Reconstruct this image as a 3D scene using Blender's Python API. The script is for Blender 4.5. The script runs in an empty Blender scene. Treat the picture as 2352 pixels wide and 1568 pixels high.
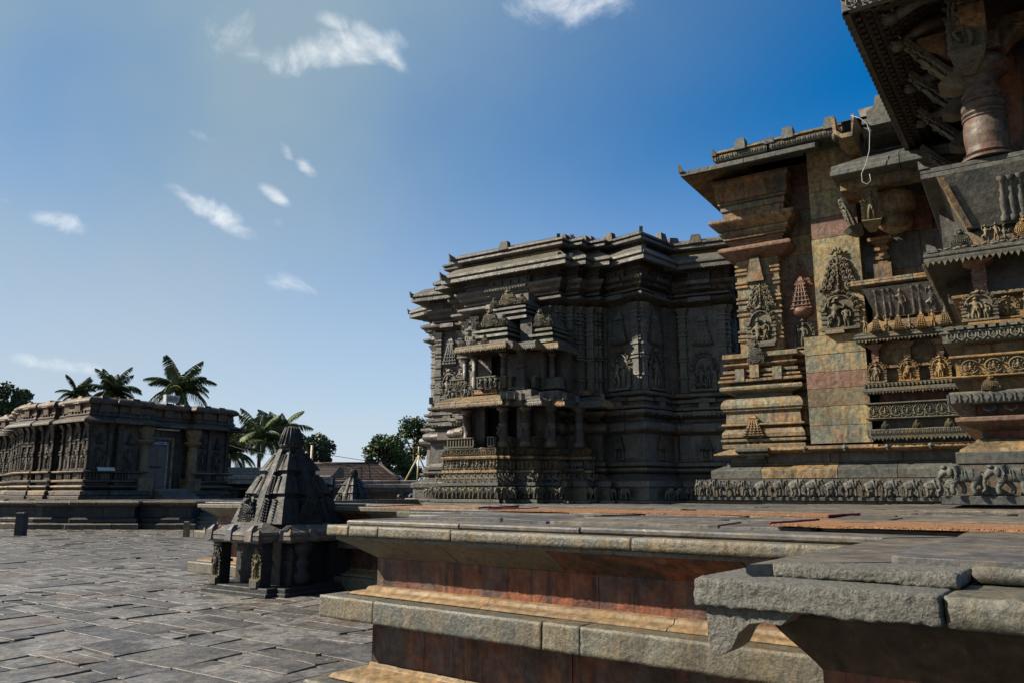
import bpy, math, random
from mathutils import Vector, Matrix, noise as mnoise
R = math.radians
rnd = random.Random(7)
S = bpy.context.scene
COL = S.collection

# ------------------------------------------------------------------ camera, sky, sun
PITCH = math.atan((1125 - 784) / 1804.0)
cam = bpy.data.cameras.new('camera')
cam.sensor_width = 36
cam.lens = 36 * 785.4 / 1024
cam.clip_start = .05
cam.clip_end = 3000
co = bpy.data.objects.new('camera', cam)
COL.objects.link(co)
co.location = (0, 0, 1.6)
co.rotation_euler = (math.pi / 2 + PITCH, 0, 0)
S.camera = co

SUN_AZ, SUN_EL = R(-89.5), R(36.5)          # azimuth clockwise from +Y
W = bpy.data.worlds.new('World')
S.world = W
W.use_nodes = True
wn, wl = W.node_tree.nodes, W.node_tree.links
wn.clear()


def N(tree, kind, **kw):
    n = tree.new(kind)
    for k, v in kw.items():
        if k.startswith('i_'):
            n.inputs[k[2:].replace('_', ' ')].default_value = v
        else:
            setattr(n, k, v)
    return n


sky = N(wn, 'ShaderNodeTexSky', sky_type='NISHITA', sun_disc=False, sun_elevation=SUN_EL,
        sun_rotation=SUN_AZ, altitude=900, air_density=1.0, dust_density=.7, ozone_density=3.0)
hsv = N(wn, 'ShaderNodeHueSaturation', i_Saturation=1.85, i_Value=1.0)
wl.new(sky.outputs[0], hsv.inputs['Color'])
tc = N(wn, 'ShaderNodeTexCoord')


def vdir(x, y):                          # direction of a point of the 2352 px wide photograph
    dx, dy = x - 1176, 784 - y
    c, s = math.cos(PITCH), math.sin(PITCH)
    return Vector((dx, 1804 * c - dy * s, 1804 * s + dy * c)).normalized()


nz = N(wn, 'ShaderNodeTexNoise', noise_dimensions='3D', i_Scale=13.0, i_Detail=7.0, i_Roughness=.6, i_Distortion=.5)
wl.new(tc.outputs['Generated'], nz.inputs['Vector'])
nz2 = N(wn, 'ShaderNodeTexNoise', noise_dimensions='3D', i_Scale=2.2, i_Detail=4.0, i_Roughness=.55)
wl.new(tc.outputs['Generated'], nz2.inputs['Vector'])
# (x, y, half width, half height, tilt, density)
CL = [(785, 118, 140, 48, -12, 1.0), (870, 108, 85, 32, 32, .95), (780, 55, 40, 22, 10, .5), (520, 85, 50, 40, 40, .22),
      (1310, -5, 125, 60, 0, .8), (118, 505, 52, 22, 8, .7), (500, 497, 110, 26, 22, .75), (630, 445, 44, 15, 35, .6),
      (455, 310, 34, 13, 15, .45), (655, 345, 22, 12, 50, .45), (705, 388, 28, 14, 45, .5), (345, 500, 45, 13, 5, .35),
      (445, 552, 32, 9, 5, .3), (660, 517, 26, 11, 0, .25), (90, 830, 90, 12, 3, .3), (8, 465, 24, 10, -25, .4), (640, 645, 60, 16, 3, .12)]
cur = None
for (x, y, sx, sy, tilt, den) in CL:
    c = vdir(x, y)
    right = c.cross(Vector((0, 0, 1))).normalized()
    up = right.cross(c)
    a = R(-tilt)
    u = (right * math.cos(a) + up * math.sin(a)) / (sx / 1804)
    v = (-right * math.sin(a) + up * math.cos(a)) / (sy / 1804)
    d1 = N(wn, 'ShaderNodeVectorMath', operation='DOT_PRODUCT'); d1.inputs[1].default_value = u
    d2 = N(wn, 'ShaderNodeVectorMath', operation='DOT_PRODUCT'); d2.inputs[1].default_value = v
    for d in (d1, d2):
        wl.new(tc.outputs['Generated'], d.inputs[0])
    p1 = N(wn, 'ShaderNodeMath', operation='SUBTRACT'); p1.inputs[1].default_value = u.dot(c); wl.new(d1.outputs['Value'], p1.inputs[0])
    p2 = N(wn, 'ShaderNodeMath', operation='SUBTRACT'); p2.inputs[1].default_value = v.dot(c); wl.new(d2.outputs['Value'], p2.inputs[0])
    q1 = N(wn, 'ShaderNodeMath', operation='MULTIPLY'); wl.new(p1.outputs[0], q1.inputs[0]); wl.new(p1.outputs[0], q1.inputs[1])
    q2 = N(wn, 'ShaderNodeMath', operation='MULTIPLY_ADD'); wl.new(p2.outputs[0], q2.inputs[0]); wl.new(p2.outputs[0], q2.inputs[1]); wl.new(q1.outputs[0], q2.inputs[2])
    m = N(wn, 'ShaderNodeMath', operation='MULTIPLY_ADD'); m.inputs[1].default_value = -.42 * den; m.inputs[2].default_value = .46 * den + .16
    wl.new(q2.outputs[0], m.inputs[0])
    if cur is None:
        cur = m
    else:
        mx = N(wn, 'ShaderNodeMath', operation='SMOOTH_MAX'); mx.inputs[2].default_value = .06
        wl.new(cur.outputs[0], mx.inputs[0]); wl.new(m.outputs[0], mx.inputs[1]); cur = mx
cl0 = N(wn, 'ShaderNodeMath', operation='MAXIMUM'); cl0.inputs[1].default_value = -.3; wl.new(cur.outputs[0], cl0.inputs[0])
ad = N(wn, 'ShaderNodeMath', operation='MULTIPLY_ADD'); ad.inputs[1].default_value = 1.9; wl.new(nz.outputs['Fac'], ad.inputs[0]); wl.new(cl0.outputs[0], ad.inputs[2])
mr = N(wn, 'ShaderNodeMapRange', interpolation_type='SMOOTHSTEP'); mr.inputs[1].default_value = 1.1; mr.inputs[2].default_value = 2.1
mr.inputs[4].default_value = .9
wl.new(ad.outputs[0], mr.inputs[0])
# thin high veil that thickens towards the sun side of the sky
sund = Vector((math.sin(SUN_AZ) * math.cos(SUN_EL), math.cos(SUN_AZ) * math.cos(SUN_EL), math.sin(SUN_EL)))
ds = N(wn, 'ShaderNodeVectorMath', operation='DOT_PRODUCT'); ds.inputs[1].default_value = sund; wl.new(tc.outputs['Generated'], ds.inputs[0])
vl = N(wn, 'ShaderNodeMapRange', interpolation_type='SMOOTHSTEP'); vl.inputs[1].default_value = -.08; vl.inputs[2].default_value = .58; vl.inputs[4].default_value = .95
wl.new(ds.outputs['Value'], vl.inputs[0])
vn = N(wn, 'ShaderNodeMath', operation='MULTIPLY'); wl.new(vl.outputs[0], vn.inputs[0])
vr = N(wn, 'ShaderNodeMapRange'); vr.inputs[1].default_value = .3; vr.inputs[2].default_value = .7; vr.inputs[3].default_value = .55; vr.inputs[4].default_value = 1.1
wl.new(nz2.outputs['Fac'], vr.inputs[0]); wl.new(vr.outputs[0], vn.inputs[1])
mixv = N(wn, 'ShaderNodeMix', data_type='RGBA'); mixv.inputs[7].default_value = (1.95, 2.75, 3.4, 1)
wl.new(vn.outputs[0], mixv.inputs[0]); wl.new(hsv.outputs[0], mixv.inputs[6])
sz = N(wn, 'ShaderNodeSeparateXYZ'); wl.new(tc.outputs['Generated'], sz.inputs[0])
hz = N(wn, 'ShaderNodeMapRange', interpolation_type='SMOOTHSTEP'); hz.inputs[1].default_value = .46; hz.inputs[2].default_value = -.02; hz.inputs[4].default_value = .93
wl.new(sz.outputs['Z'], hz.inputs[0])
mixh = N(wn, 'ShaderNodeMix', data_type='RGBA'); mixh.inputs[7].default_value = (3.9, 4.5, 5.15, 1)
wl.new(hz.outputs[0], mixh.inputs[0]); wl.new(mixv.outputs[2], mixh.inputs[6])
mixc = N(wn, 'ShaderNodeMix', data_type='RGBA'); mixc.inputs[7].default_value = (8.6, 8.5, 8.2, 1)
wl.new(mr.outputs[0], mixc.inputs[0]); wl.new(mixh.outputs[2], mixc.inputs[6])
bg = N(wn, 'ShaderNodeBackground', i_Strength=.071)
wl.new(mixc.outputs[2], bg.inputs['Color'])
wo = N(wn, 'ShaderNodeOutputWorld'); wl.new(bg.outputs[0], wo.inputs['Surface'])

sl = bpy.data.lights.new('sun', 'SUN'); sl.energy = 5.0; sl.angle = R(.55); sl.color = (1, .88, .72)
so = bpy.data.objects.new('sun', sl); COL.objects.link(so)
so.rotation_euler = (-sund).to_track_quat('-Z', 'Y').to_euler()
so.location = (-30, 10, 30)
S.view_settings.view_transform = 'Standard'
S.view_settings.look = 'None'
S.view_settings.gamma = 1
S.view_settings.exposure = 1.1
S.view_settings.use_curve_mapping = False


# ------------------------------------------------------------------ materials
def lin(h):
    c = [int(h[i:i + 2], 16) / 255 for i in (0, 2, 4)]
    return [x / 12.92 if x <= .04045 else ((x + .055) / 1.055) ** 2.4 for x in c] + [1]


def stone(name, ramp, stain=('1a1512', .5), rust=None, streak=None, light=None, bump=.5, bs=14., rough=.62, spec=.35, big=.9, carve=0, pits=0, dirt=.75):
    """ramp: hex colours chosen per stone by its random number; stain/rust/streak/light: patches with a shape of their own"""
    m = bpy.data.materials.new(name); m.use_nodes = True
    t, l = m.node_tree.nodes, m.node_tree.links
    t.clear()
    out = N(t, 'ShaderNodeOutputMaterial')
    b = N(t, 'ShaderNodeBsdfPrincipled'); l.new(b.outputs[0], out.inputs[0])
    b.inputs['Specular IOR Level'].default_value = spec
    geo = N(t, 'ShaderNodeNewGeometry')
    oi = N(t, 'ShaderNodeObjectInfo')
    cr = N(t, 'ShaderNodeValToRGB')
    e = cr.color_ramp.elements
    n = len(ramp)
    e[0].color = lin(ramp[0]); e[0].position = 0
    e[1].color = lin(ramp[-1]); e[1].position = 1
    for i in range(1, n - 1):
        x = e.new(i / (n - 1)); x.color = lin(ramp[i])
    # offset of the noise per stone so that neighbours do not continue each other
    off = N(t, 'ShaderNodeVectorMath', operation='MULTIPLY_ADD'); off.inputs[1].default_value = (1, 1, 1)
    cmb = N(t, 'ShaderNodeMath', operation='MULTIPLY'); cmb.inputs[1].default_value = 37.0
    l.new(oi.outputs['Random'], cmb.inputs[0]); l.new(geo.outputs['Position'], off.inputs[0]); l.new(cmb.outputs[0], off.inputs[2])
    n1 = N(t, 'ShaderNodeTexNoise', i_Scale=big, i_Detail=6.0, i_Roughness=.62); l.new(off.outputs[0], n1.inputs['Vector'])
    n2 = N(t, 'ShaderNodeTexNoise', i_Scale=bs, i_Detail=9.0, i_Roughness=.68); l.new(geo.outputs['Position'], n2.inputs['Vector'])
    n3 = N(t, 'ShaderNodeTexNoise', i_Scale=big * 4.2, i_Detail=5.0, i_Roughness=.6, i_Distortion=.4); l.new(geo.outputs['Position'], n3.inputs['Vector'])
    f = N(t, 'ShaderNodeMath', operation='MULTIPLY_ADD'); f.inputs[1].default_value = .75
    sb = N(t, 'ShaderNodeMath', operation='MULTIPLY_ADD'); sb.inputs[1].default_value = .9; sb.inputs[2].default_value = -.33
    l.new(n1.outputs['Fac'], sb.inputs[0]); l.new(oi.outputs['Random'], f.inputs[0]); l.new(sb.outputs[0], f.inputs[2])
    l.new(f.outputs[0], cr.inputs['Fac'])
    col = cr.outputs[0]

    def over(fac, c, lo, hi, amt):
        nonlocal col
        r = N(t, 'ShaderNodeMapRange', interpolation_type='SMOOTHSTEP')
        r.inputs[1].default_value = lo; r.inputs[2].default_value = hi; r.inputs[4].default_value = amt
        l.new(fac, r.inputs[0])
        mx = N(t, 'ShaderNodeMix', data_type='RGBA'); mx.inputs[7].default_value = lin(c)
        l.new(r.outputs[0], mx.inputs[0]); l.new(col, mx.inputs[6]); col = mx.outputs[2]
    if rust: over(n3.outputs['Fac'], rust[0], .46, .68, rust[1])
    if streak:
        mp = N(t, 'ShaderNodeMapping'); mp.inputs['Scale'].default_value = (5.5, 5.5, .55); l.new(geo.outputs['Position'], mp.inputs[0])
        n4 = N(t, 'ShaderNodeTexNoise', i_Scale=1.4, i_Detail=5.0, i_Roughness=.6); l.new(mp.outputs[0], n4.inputs['Vector'])
        over(n4.outputs['Fac'], streak[0], .48, .66, streak[1])
        n5 = N(t, 'ShaderNodeTexNoise', i_Scale=2.3, i_Detail=5.0, i_Roughness=.6); l.new(mp.outputs[0], n5.inputs['Vector'])
        over(n5.outputs['Fac'], stain[0], .5, .66, stain[1])
    over(n1.outputs['Fac'], stain[0], .46, .66, stain[1])
    if light: over(n3.outputs['Fac'], light[0], .36, .2, light[1])
    # fine mottling
    r = N(t, 'ShaderNodeMapRange'); r.inputs[1].default_value = .25; r.inputs[2].default_value = .75
    r.inputs[3].default_value = dirt * .26; r.inputs[4].default_value = (1.0 + (1 - dirt) + .30) * .88
    l.new(n2.outputs['Fac'], r.inputs[0])
    vm = N(t, 'ShaderNodeVectorMath', operation='SCALE'); l.new(col, vm.inputs[0]); l.new(r.outputs[0], vm.inputs['Scale'])
    l.new(vm.outputs[0], b.inputs['Base Color'])
    rr = N(t, 'ShaderNodeMapRange'); rr.inputs[1].default_value = .3; rr.inputs[2].default_value = .7
    rr.inputs[3].default_value = rough - .14; rr.inputs[4].default_value = rough + .18
    l.new(n3.outputs['Fac'], rr.inputs[0]); l.new(rr.outputs[0], b.inputs['Roughness'])
    h = n2.outputs['Fac']
    hm = N(t, 'ShaderNodeMath', operation='MULTIPLY_ADD'); hm.inputs[1].default_value = 2.2; l.new(n3.outputs['Fac'], hm.inputs[0]); l.new(h, hm.inputs[2]); h = hm.outputs[0]
    if pits:
        vo = N(t, 'ShaderNodeTexVoronoi', i_Scale=pits, feature='F1'); l.new(geo.outputs['Position'], vo.inputs['Vector'])
        pr = N(t, 'ShaderNodeMapRange', interpolation_type='SMOOTHSTEP'); pr.inputs[1].default_value = .02; pr.inputs[2].default_value = .42; pr.inputs[4].default_value = .9
        l.new(vo.outputs['Distance'], pr.inputs[0])
        h2 = N(t, 'ShaderNodeMath', operation='ADD'); l.new(h, h2.inputs[0]); l.new(pr.outputs[0], h2.inputs[1]); h = h2.outputs[0]
    if carve:
        vo = N(t, 'ShaderNodeTexVoronoi', i_Scale=carve, feature='SMOOTH_F1'); l.new(geo.outputs['Position'], vo.inputs['Vector'])
        h2 = N(t, 'ShaderNodeMath', operation='MULTIPLY_ADD'); h2.inputs[1].default_value = -2.5; l.new(vo.outputs['Distance'], h2.inputs[0]); l.new(h, h2.inputs[2]); h = h2.outputs[0]
    bp = N(t, 'ShaderNodeBump', i_Strength=bump, i_Distance=.02); l.new(h, bp.inputs['Height']); l.new(bp.outputs[0], b.inputs['Normal'])
    return m


def plain(name, hexc, rough=.7, var=.25, metal=0, scale=8., spec=.4, trans=None):
    m = bpy.data.materials.new(name); m.use_nodes = True
    t, l = m.node_tree.nodes, m.node_tree.links
    b = t['Principled BSDF']
    n1 = N(t, 'ShaderNodeTexNoise', i_Scale=scale, i_Detail=5.0); geo = N(t, 'ShaderNodeNewGeometry'); l.new(geo.outputs['Position'], n1.inputs['Vector'])
    oi = N(t, 'ShaderNodeObjectInfo')
    r = N(t, 'ShaderNodeMapRange'); r.inputs[1].default_value = .3; r.inputs[2].default_value = .7; r.inputs[3].default_value = .75 * (1 - var); r.inputs[4].default_value = .75 * (1 + var)
    l.new(n1.outputs['Fac'], r.inputs[0])
    r2 = N(t, 'ShaderNodeMapRange'); r2.inputs[3].default_value = 1 - var * .7; r2.inputs[4].default_value = 1 + var * .7; l.new(oi.outputs['Random'], r2.inputs[0])
    mu = N(t, 'ShaderNodeMath', operation='MULTIPLY'); l.new(r.outputs[0], mu.inputs[0]); l.new(r2.outputs[0], mu.inputs[1])
    vm = N(t, 'ShaderNodeVectorMath', operation='SCALE'); vm.inputs[0].default_value = lin(hexc)[:3]; l.new(mu.outputs[0], vm.inputs['Scale'])
    l.new(vm.outputs[0], b.inputs['Base Color'])
    b.inputs['Roughness'].default_value = rough; b.inputs['Metallic'].default_value = metal; b.inputs['Specular IOR Level'].default_value = spec
    bp = N(t, 'ShaderNodeBump', i_Strength=.3, i_Distance=.01); l.new(n1.outputs['Fac'], bp.inputs['Height']); l.new(bp.outputs[0], b.inputs['Normal'])
    return m


M = {}
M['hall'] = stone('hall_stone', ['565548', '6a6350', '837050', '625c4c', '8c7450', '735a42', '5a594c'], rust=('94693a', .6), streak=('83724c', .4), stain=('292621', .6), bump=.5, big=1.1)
M['pier'] = stone('pier_stone', ['686b5c', '61645a', '857b58', '686a58', '86704e', '686b5e'], rust=('986a3c', .65), streak=('9c8c58', .5), stain=('3a3b36', .5), bump=.5, big=1.3)
M['pink'] = stone('pink_stone', ['755244', '6d5548', '7a5a48', '66584c'], rust=('6a4436', .6), streak=('7c7054', .6), stain=('46332c', .4), bump=.4, big=1.6, dirt=.8)
M['ochre'] = stone('ochre_stone', ['6f6448', '7a6945', '66604c', '736045'], rust=('70502c', .5), stain=('3c352a', .5), bump=.5)
M['grey'] = stone('grey_stone', ['474b49', '52544f', '424543', '5c5b51', '4b4d48'], rust=('5f5846', .35), stain=('232423', .5), light=('7d7c72', .25), bump=.45)
M['carved'] = stone('carved_stone', ['50524a', '5a584a', '4a4c46', '696049', '565750'], rust=('7a6440', .35), stain=('211f1b', .5), light=('85806e', .3), bump=.35, bs=30, carve=0)
M['gold'] = stone('ochre_carved_stone', ['8a6c3f', '6d5d42', '5c5442', '937545', '5a5648'], rust=('8f6a32', .5), stain=('382d20', .6), bump=.45, bs=28)
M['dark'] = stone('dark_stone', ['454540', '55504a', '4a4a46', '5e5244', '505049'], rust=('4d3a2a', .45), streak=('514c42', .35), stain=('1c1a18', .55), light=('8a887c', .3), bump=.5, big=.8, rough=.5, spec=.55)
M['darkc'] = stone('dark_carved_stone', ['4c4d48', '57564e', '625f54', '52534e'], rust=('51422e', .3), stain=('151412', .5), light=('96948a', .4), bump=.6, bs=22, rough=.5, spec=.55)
M['red'] = stone('red_stained_stone', ['6a3826', '504036', '6e3e28', '484440', '7a442a', '5c3828'], rust=('7c4028', .55), streak=('8a5c38', .45), stain=('26201c', .75), bump=.45, big=1.6, bs=11)
M['slab'] = stone('green_grey_slab', ['55574f', '5c5b50', '50534e', '655f4e', '585a54'], rust=('6e5f3e', .4), streak=('846a36', .32), stain=('33342f', .55), light=('86867a', .3), bump=.5, bs=38, pits=0, rough=.5, spec=.5)
M['ledge'] = stone('ledge_stone', ['857050', '77654c', '8f7854', '6b5c48'], rust=('80603e', .4), stain=('4a3b2c', .45), light=('b89a64', .35), bump=.5)
M['pitted'] = stone('pitted_granite', ['6c6b63', '76756d', '64645e'], stain=('3c3b36', .45), light=('a8a89c', .4), bump=1.2, bs=60, pits=0, rough=.5, spec=.5)
M['pave'] = stone('paving_stone', ['575553', '3b3837', '6c6a68', '484440', '807d79', '403e3d', '625e58', '74716d', '5f4f44', '8b867e'], rust=('6d6355', .3), stain=('33312f', .45), light=('9a978d', .28), bump=.8, bs=13, rough=.46, spec=.5, pits=0)
M['pave2'] = stone('platform_paving', ['4d4e50', '5c5a56', '45474a', '6a6358', '565656'], rust=('7a684c', .35), stain=('2e2e30', .4), light=('8a8a88', .25), bump=.5, bs=10, rough=.5, spec=.45)
M['pillar'] = stone('pillar_stone', ['4a4b41', '5a5442', '54483f', '4d4a42'], rust=('6b3a2c', .6), streak=('6d5f45', .4), stain=('2a2420', .5), bump=.35, big=1.2, rough=.6, spec=.35)
M['rib'] = stone('brown_dentils', ['3a2a22', '4a3428', '2c2420', '5c4636'], stain=('17110e', .6), bump=.4)
M['soil'] = stone('joint_soil', ['3a342d', '4a4238'], stain=('201c18', .5), bump=.8)
M['old'] = stone('weathered_brown_stone', ['3a332c', '463d33', '33302d', '4c4234', '3b3a38'], rust=('6b5635', .4), streak=('6a6659', .45), stain=('15120f', .65), bump=.7, bs=7, big=.5)
M['oldp'] = stone('weathered_parapet', ['54402f', '4a3a2e', '60492f'], rust=('7a5f3c', .4), streak=('65543c', .3), stain=('1d1613', .6), bump=.8, bs=5, big=.5)
M['black'] = stone('blackened_stone_and_shade', ['23272a', '2a2c2d', '1f2223'], stain=('101112', .5), light=('4d5254', .3), bump=.6, bs=16)  # stone of the tower; also stands in for shade on terrace and in cell
M['void'] = plain('interior_shade', '080706', .9)  # near-black colour, shade of the openings put into the material
M['tile'] = stone('roof_tile', ['33261f', '3b2c25', '2b2220', '463328'], stain=('1c1412', .5), bump=.5)
M['plaster'] = stone('old_plaster', ['8a7f72', '9a9085', '7d7468'], streak=('5d4a3e', .5), stain=('2e2825', .6), bump=.4)
M['mat'] = stone('coir_mat', ['966e50', '9d7658', 'a37e60'], stain=('7a5a45', .3), bump=1.0, bs=60, pits=90, rough=.9, spec=.1)
M['trim'] = plain('mat_red_edge', '6a2030', .8)
M['leaf'] = plain('tree_leaf', '4d5c28', .55, .5, scale=.6)
M['leaf2'] = plain('tree_leaf_dark', '3a4a22', .6, .5, scale=.6)
M['palm'] = plain('palm_leaf', '4a5a28', .45, .45, scale=.8)
M['bark'] = plain('bark', '54483a', .9, .35)
M['wood'] = plain('painted_door', '655a50', .6, .15)
M['white'] = plain('white_paint', 'd5d5d0', .5, .08)
M['cream'] = plain('cream_pole', 'c9b98f', .6, .15)
M['blue'] = plain('blue_paint', '2c49b8', .5, .1)
M['iron'] = plain('iron', '2b2a28', .5, .2, .6)
M['wire'] = plain('wire', '9a9a96', .5, .1)
M['cable'] = plain('cable', '20242a', .6, .1)
M['skin'] = plain('skin', '8a5a40', .55, .05)
M['hair'] = plain('hair', '120d0b', .5, .2)
M['orange'] = plain('orange_cloth', 'b5603a', .8, .15)
M['cyan'] = plain('blue_cloth', '1792c9', .8, .1)


# ------------------------------------------------------------------ mesh builder
class MB:
    def __init__(s):
        s.v, s.f, s.sm = [], [], []

    def add(s, vs, fs, M4=None, smooth=False):
        o = len(s.v)
        s.v += [tuple(M4 @ Vector(p)) if M4 else tuple(p) for p in vs]
        s.f += [tuple(i + o for i in f) for f in fs]
        s.sm += [smooth] * len(fs)
        return s

    def frus(s, a, za, b, zb, M4=None):
        """a, b = (x0, x1, y0, y1) rectangles at heights za, zb"""
        vs = [(a[0], a[2], za), (a[1], a[2], za), (a[1], a[3], za), (a[0], a[3], za),
              (b[0], b[2], zb), (b[1], b[2], zb), (b[1], b[3], zb), (b[0], b[3], zb)]
        return s.add(vs, [(3, 2, 1, 0), (4, 5, 6, 7), (0, 1, 5, 4), (1, 2, 6, 5), (2, 3, 7, 6), (3, 0, 4, 7)], M4)

    def box(s, x0, x1, y0, y1, z0, z1, M4=None):
        return s.frus((x0, x1, y0, y1), z0, (x0, x1, y0, y1), z1, M4)

    def cbox(s, x0, x1, y0, y1, z0, z1, c=.02, M4=None):
        s.frus((x0, x1, y0, y1), z0, (x0, x1, y0, y1), z1 - c, M4)
        return s.frus((x0, x1, y0, y1), z1 - c, (x0 + c, x1 - c, y0 + c, y1 - c), z1, M4)

    def tube(s, pts, r, n=6, M4=None, cap=True):
        pts = [Vector(p) for p in pts]
        if not isinstance(r, (list, tuple)): r = [r] * len(pts)
        vs, fs = [], []
        ref = None
        for i, p in enumerate(pts):
            d = (pts[min(i + 1, len(pts) - 1)] - pts[max(i - 1, 0)]).normalized()
            if ref is None:
                ref = d.orthogonal().normalized()
            ref = (ref - d * ref.dot(d))
            ref = ref.normalized() if ref.length > 1e-6 else d.orthogonal().normalized()
            q = d.cross(ref)
            for k in range(n):
                a = 2 * math.pi * k / n
                vs.append(p + (ref * math.cos(a) + q * math.sin(a)) * r[i])
        for i in range(len(pts) - 1):
            for k in range(n):
                fs.append((i * n + k, i * n + (k + 1) % n, (i + 1) * n + (k + 1) % n, (i + 1) * n + k))
        if cap:
            fs.append(tuple(reversed(range(n)))); fs.append(tuple((len(pts) - 1) * n + k for k in range(n)))
        return s.add(vs, fs, M4, True)

    def lathe(s, prof, c=(0, 0), n=16, M4=None, smooth=True):
        vs, fs = [], []
        for (r, z) in prof:
            for k in range(n):
                a = 2 * math.pi * k / n
                vs.append((c[0] + r * math.cos(a), c[1] + r * math.sin(a), z))
        m = len(prof)
        for i in range(m - 1):
            for k in range(n):
                fs.append((i * n + k, i * n + (k + 1) % n, (i + 1) * n + (k + 1) % n, (i + 1) * n + k))
        fs.append(tuple(reversed(range(n)))); fs.append(tuple((m - 1) * n + k for k in range(n)))
        return s.add(vs, fs, M4, smooth)

    def ball(s, c, r, n=7, m=5, M4=None):
        if not isinstance(r, (list, tuple)): r = (r, r, r)
        vs = [(c[0], c[1], c[2] - r[2])]
        for i in range(1, m):
            t = math.pi * i / m - math.pi / 2
            for k in range(n):
                a = 2 * math.pi * k / n
                vs.append((c[0] + r[0] * math.cos(t) * math.cos(a), c[1] + r[1] * math.cos(t) * math.sin(a), c[2] + r[2] * math.sin(t)))
        vs.append((c[0], c[1], c[2] + r[2]))
        fs = [(0, 1 + (k + 1) % n, 1 + k) for k in range(n)]
        for i in range(m - 2):
            for k in range(n):
                fs.append((1 + i * n + k, 1 + i * n + (k + 1) % n, 1 + (i + 1) * n + (k + 1) % n, 1 + (i + 1) * n + k))
        L = len(vs) - 1
        fs += [(L, 1 + (m - 2) * n + k, 1 + (m - 2) * n + (k + 1) % n) for k in range(n)]
        return s.add(vs, fs, M4, True)

    def prism(s, poly, y0, y1, M4=None, smooth=False):
        """polygon in x,z extruded along y (anticlockwise seen from -y)"""
        n = len(poly)
        vs = [(p[0], y0, p[1]) for p in poly] + [(p[0], y1, p[1]) for p in poly]
        fs = [tuple(range(n)), tuple(reversed(range(n, 2 * n)))]
        fs += [(i, i + n, (i + 1) % n + n, (i + 1) % n) for i in range(n)]
        return s.add(vs, fs, M4, smooth)

    def mesh(s, name):
        me = bpy.data.meshes.new(name)
        me.from_pydata(s.v, [], s.f)
        if any(s.sm):
            me.polygons.foreach_set('use_smooth', s.sm)
        me.update()
        return me


def ob(name, data, mat=None, parent=None, loc=(0, 0, 0), rz=0, sc=None, kind=None, label=None):
    if isinstance(data, MB): data = data.mesh(name)
    if mat is not None and data is not None and not data.materials: data.materials.append(M[mat])
    o = bpy.data.objects.new(name, data); COL.objects.link(o)
    o.location = loc; o.rotation_euler = (0, 0, rz)
    if sc is not None: o.scale = (sc, sc, sc) if isinstance(sc, (int, float)) else sc
    if parent is not None: o.parent = parent
    if kind: o['kind'] = kind
    if label: o['label'] = label
    return o


def thing(name, label, cat, loc=(0, 0, 0), rz=0, group=None, sc=None):
    o = ob(name, None, None, None, loc, rz, sc)
    o['label'] = label; o['category'] = cat
    if group: o['group'] = group
    o.empty_display_size = .2
    return o


def tag(o, label, cat, group=None):
    o['label'] = label; o['category'] = cat
    if group: o['group'] = group
    return o


def clone(root, **kw):
    r = root.copy(); COL.objects.link(r)
    for k, v in kw.items(): setattr(r, k, v)

    def rec(a, b):
        for ch in a.children:
            c = ch.copy(); COL.objects.link(c); c.parent = b
            rec(ch, c)
    rec(root, r)
    return r


def cham(prof, c=.009):
    out = []
    n = len(prof)
    for i, p in enumerate(prof):
        if i == 0 or i == n - 1:
            out.append(p); continue
        a, b = Vector(prof[i - 1]), Vector(prof[i + 1]); p = Vector(p)
        d1, d2 = a - p, b - p
        cr = d1.x * d2.y - d1.y * d2.x
        k = min(c, d1.length * .3, d2.length * .3)
        if abs(cr) / max(d1.length * d2.length, 1e-9) < .35 or k < .003:
            out.append(tuple(p)); continue
        out.append(tuple(p + d1.normalized() * k)); out.append(tuple(p + d2.normalized() * k))
    return out


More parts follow.
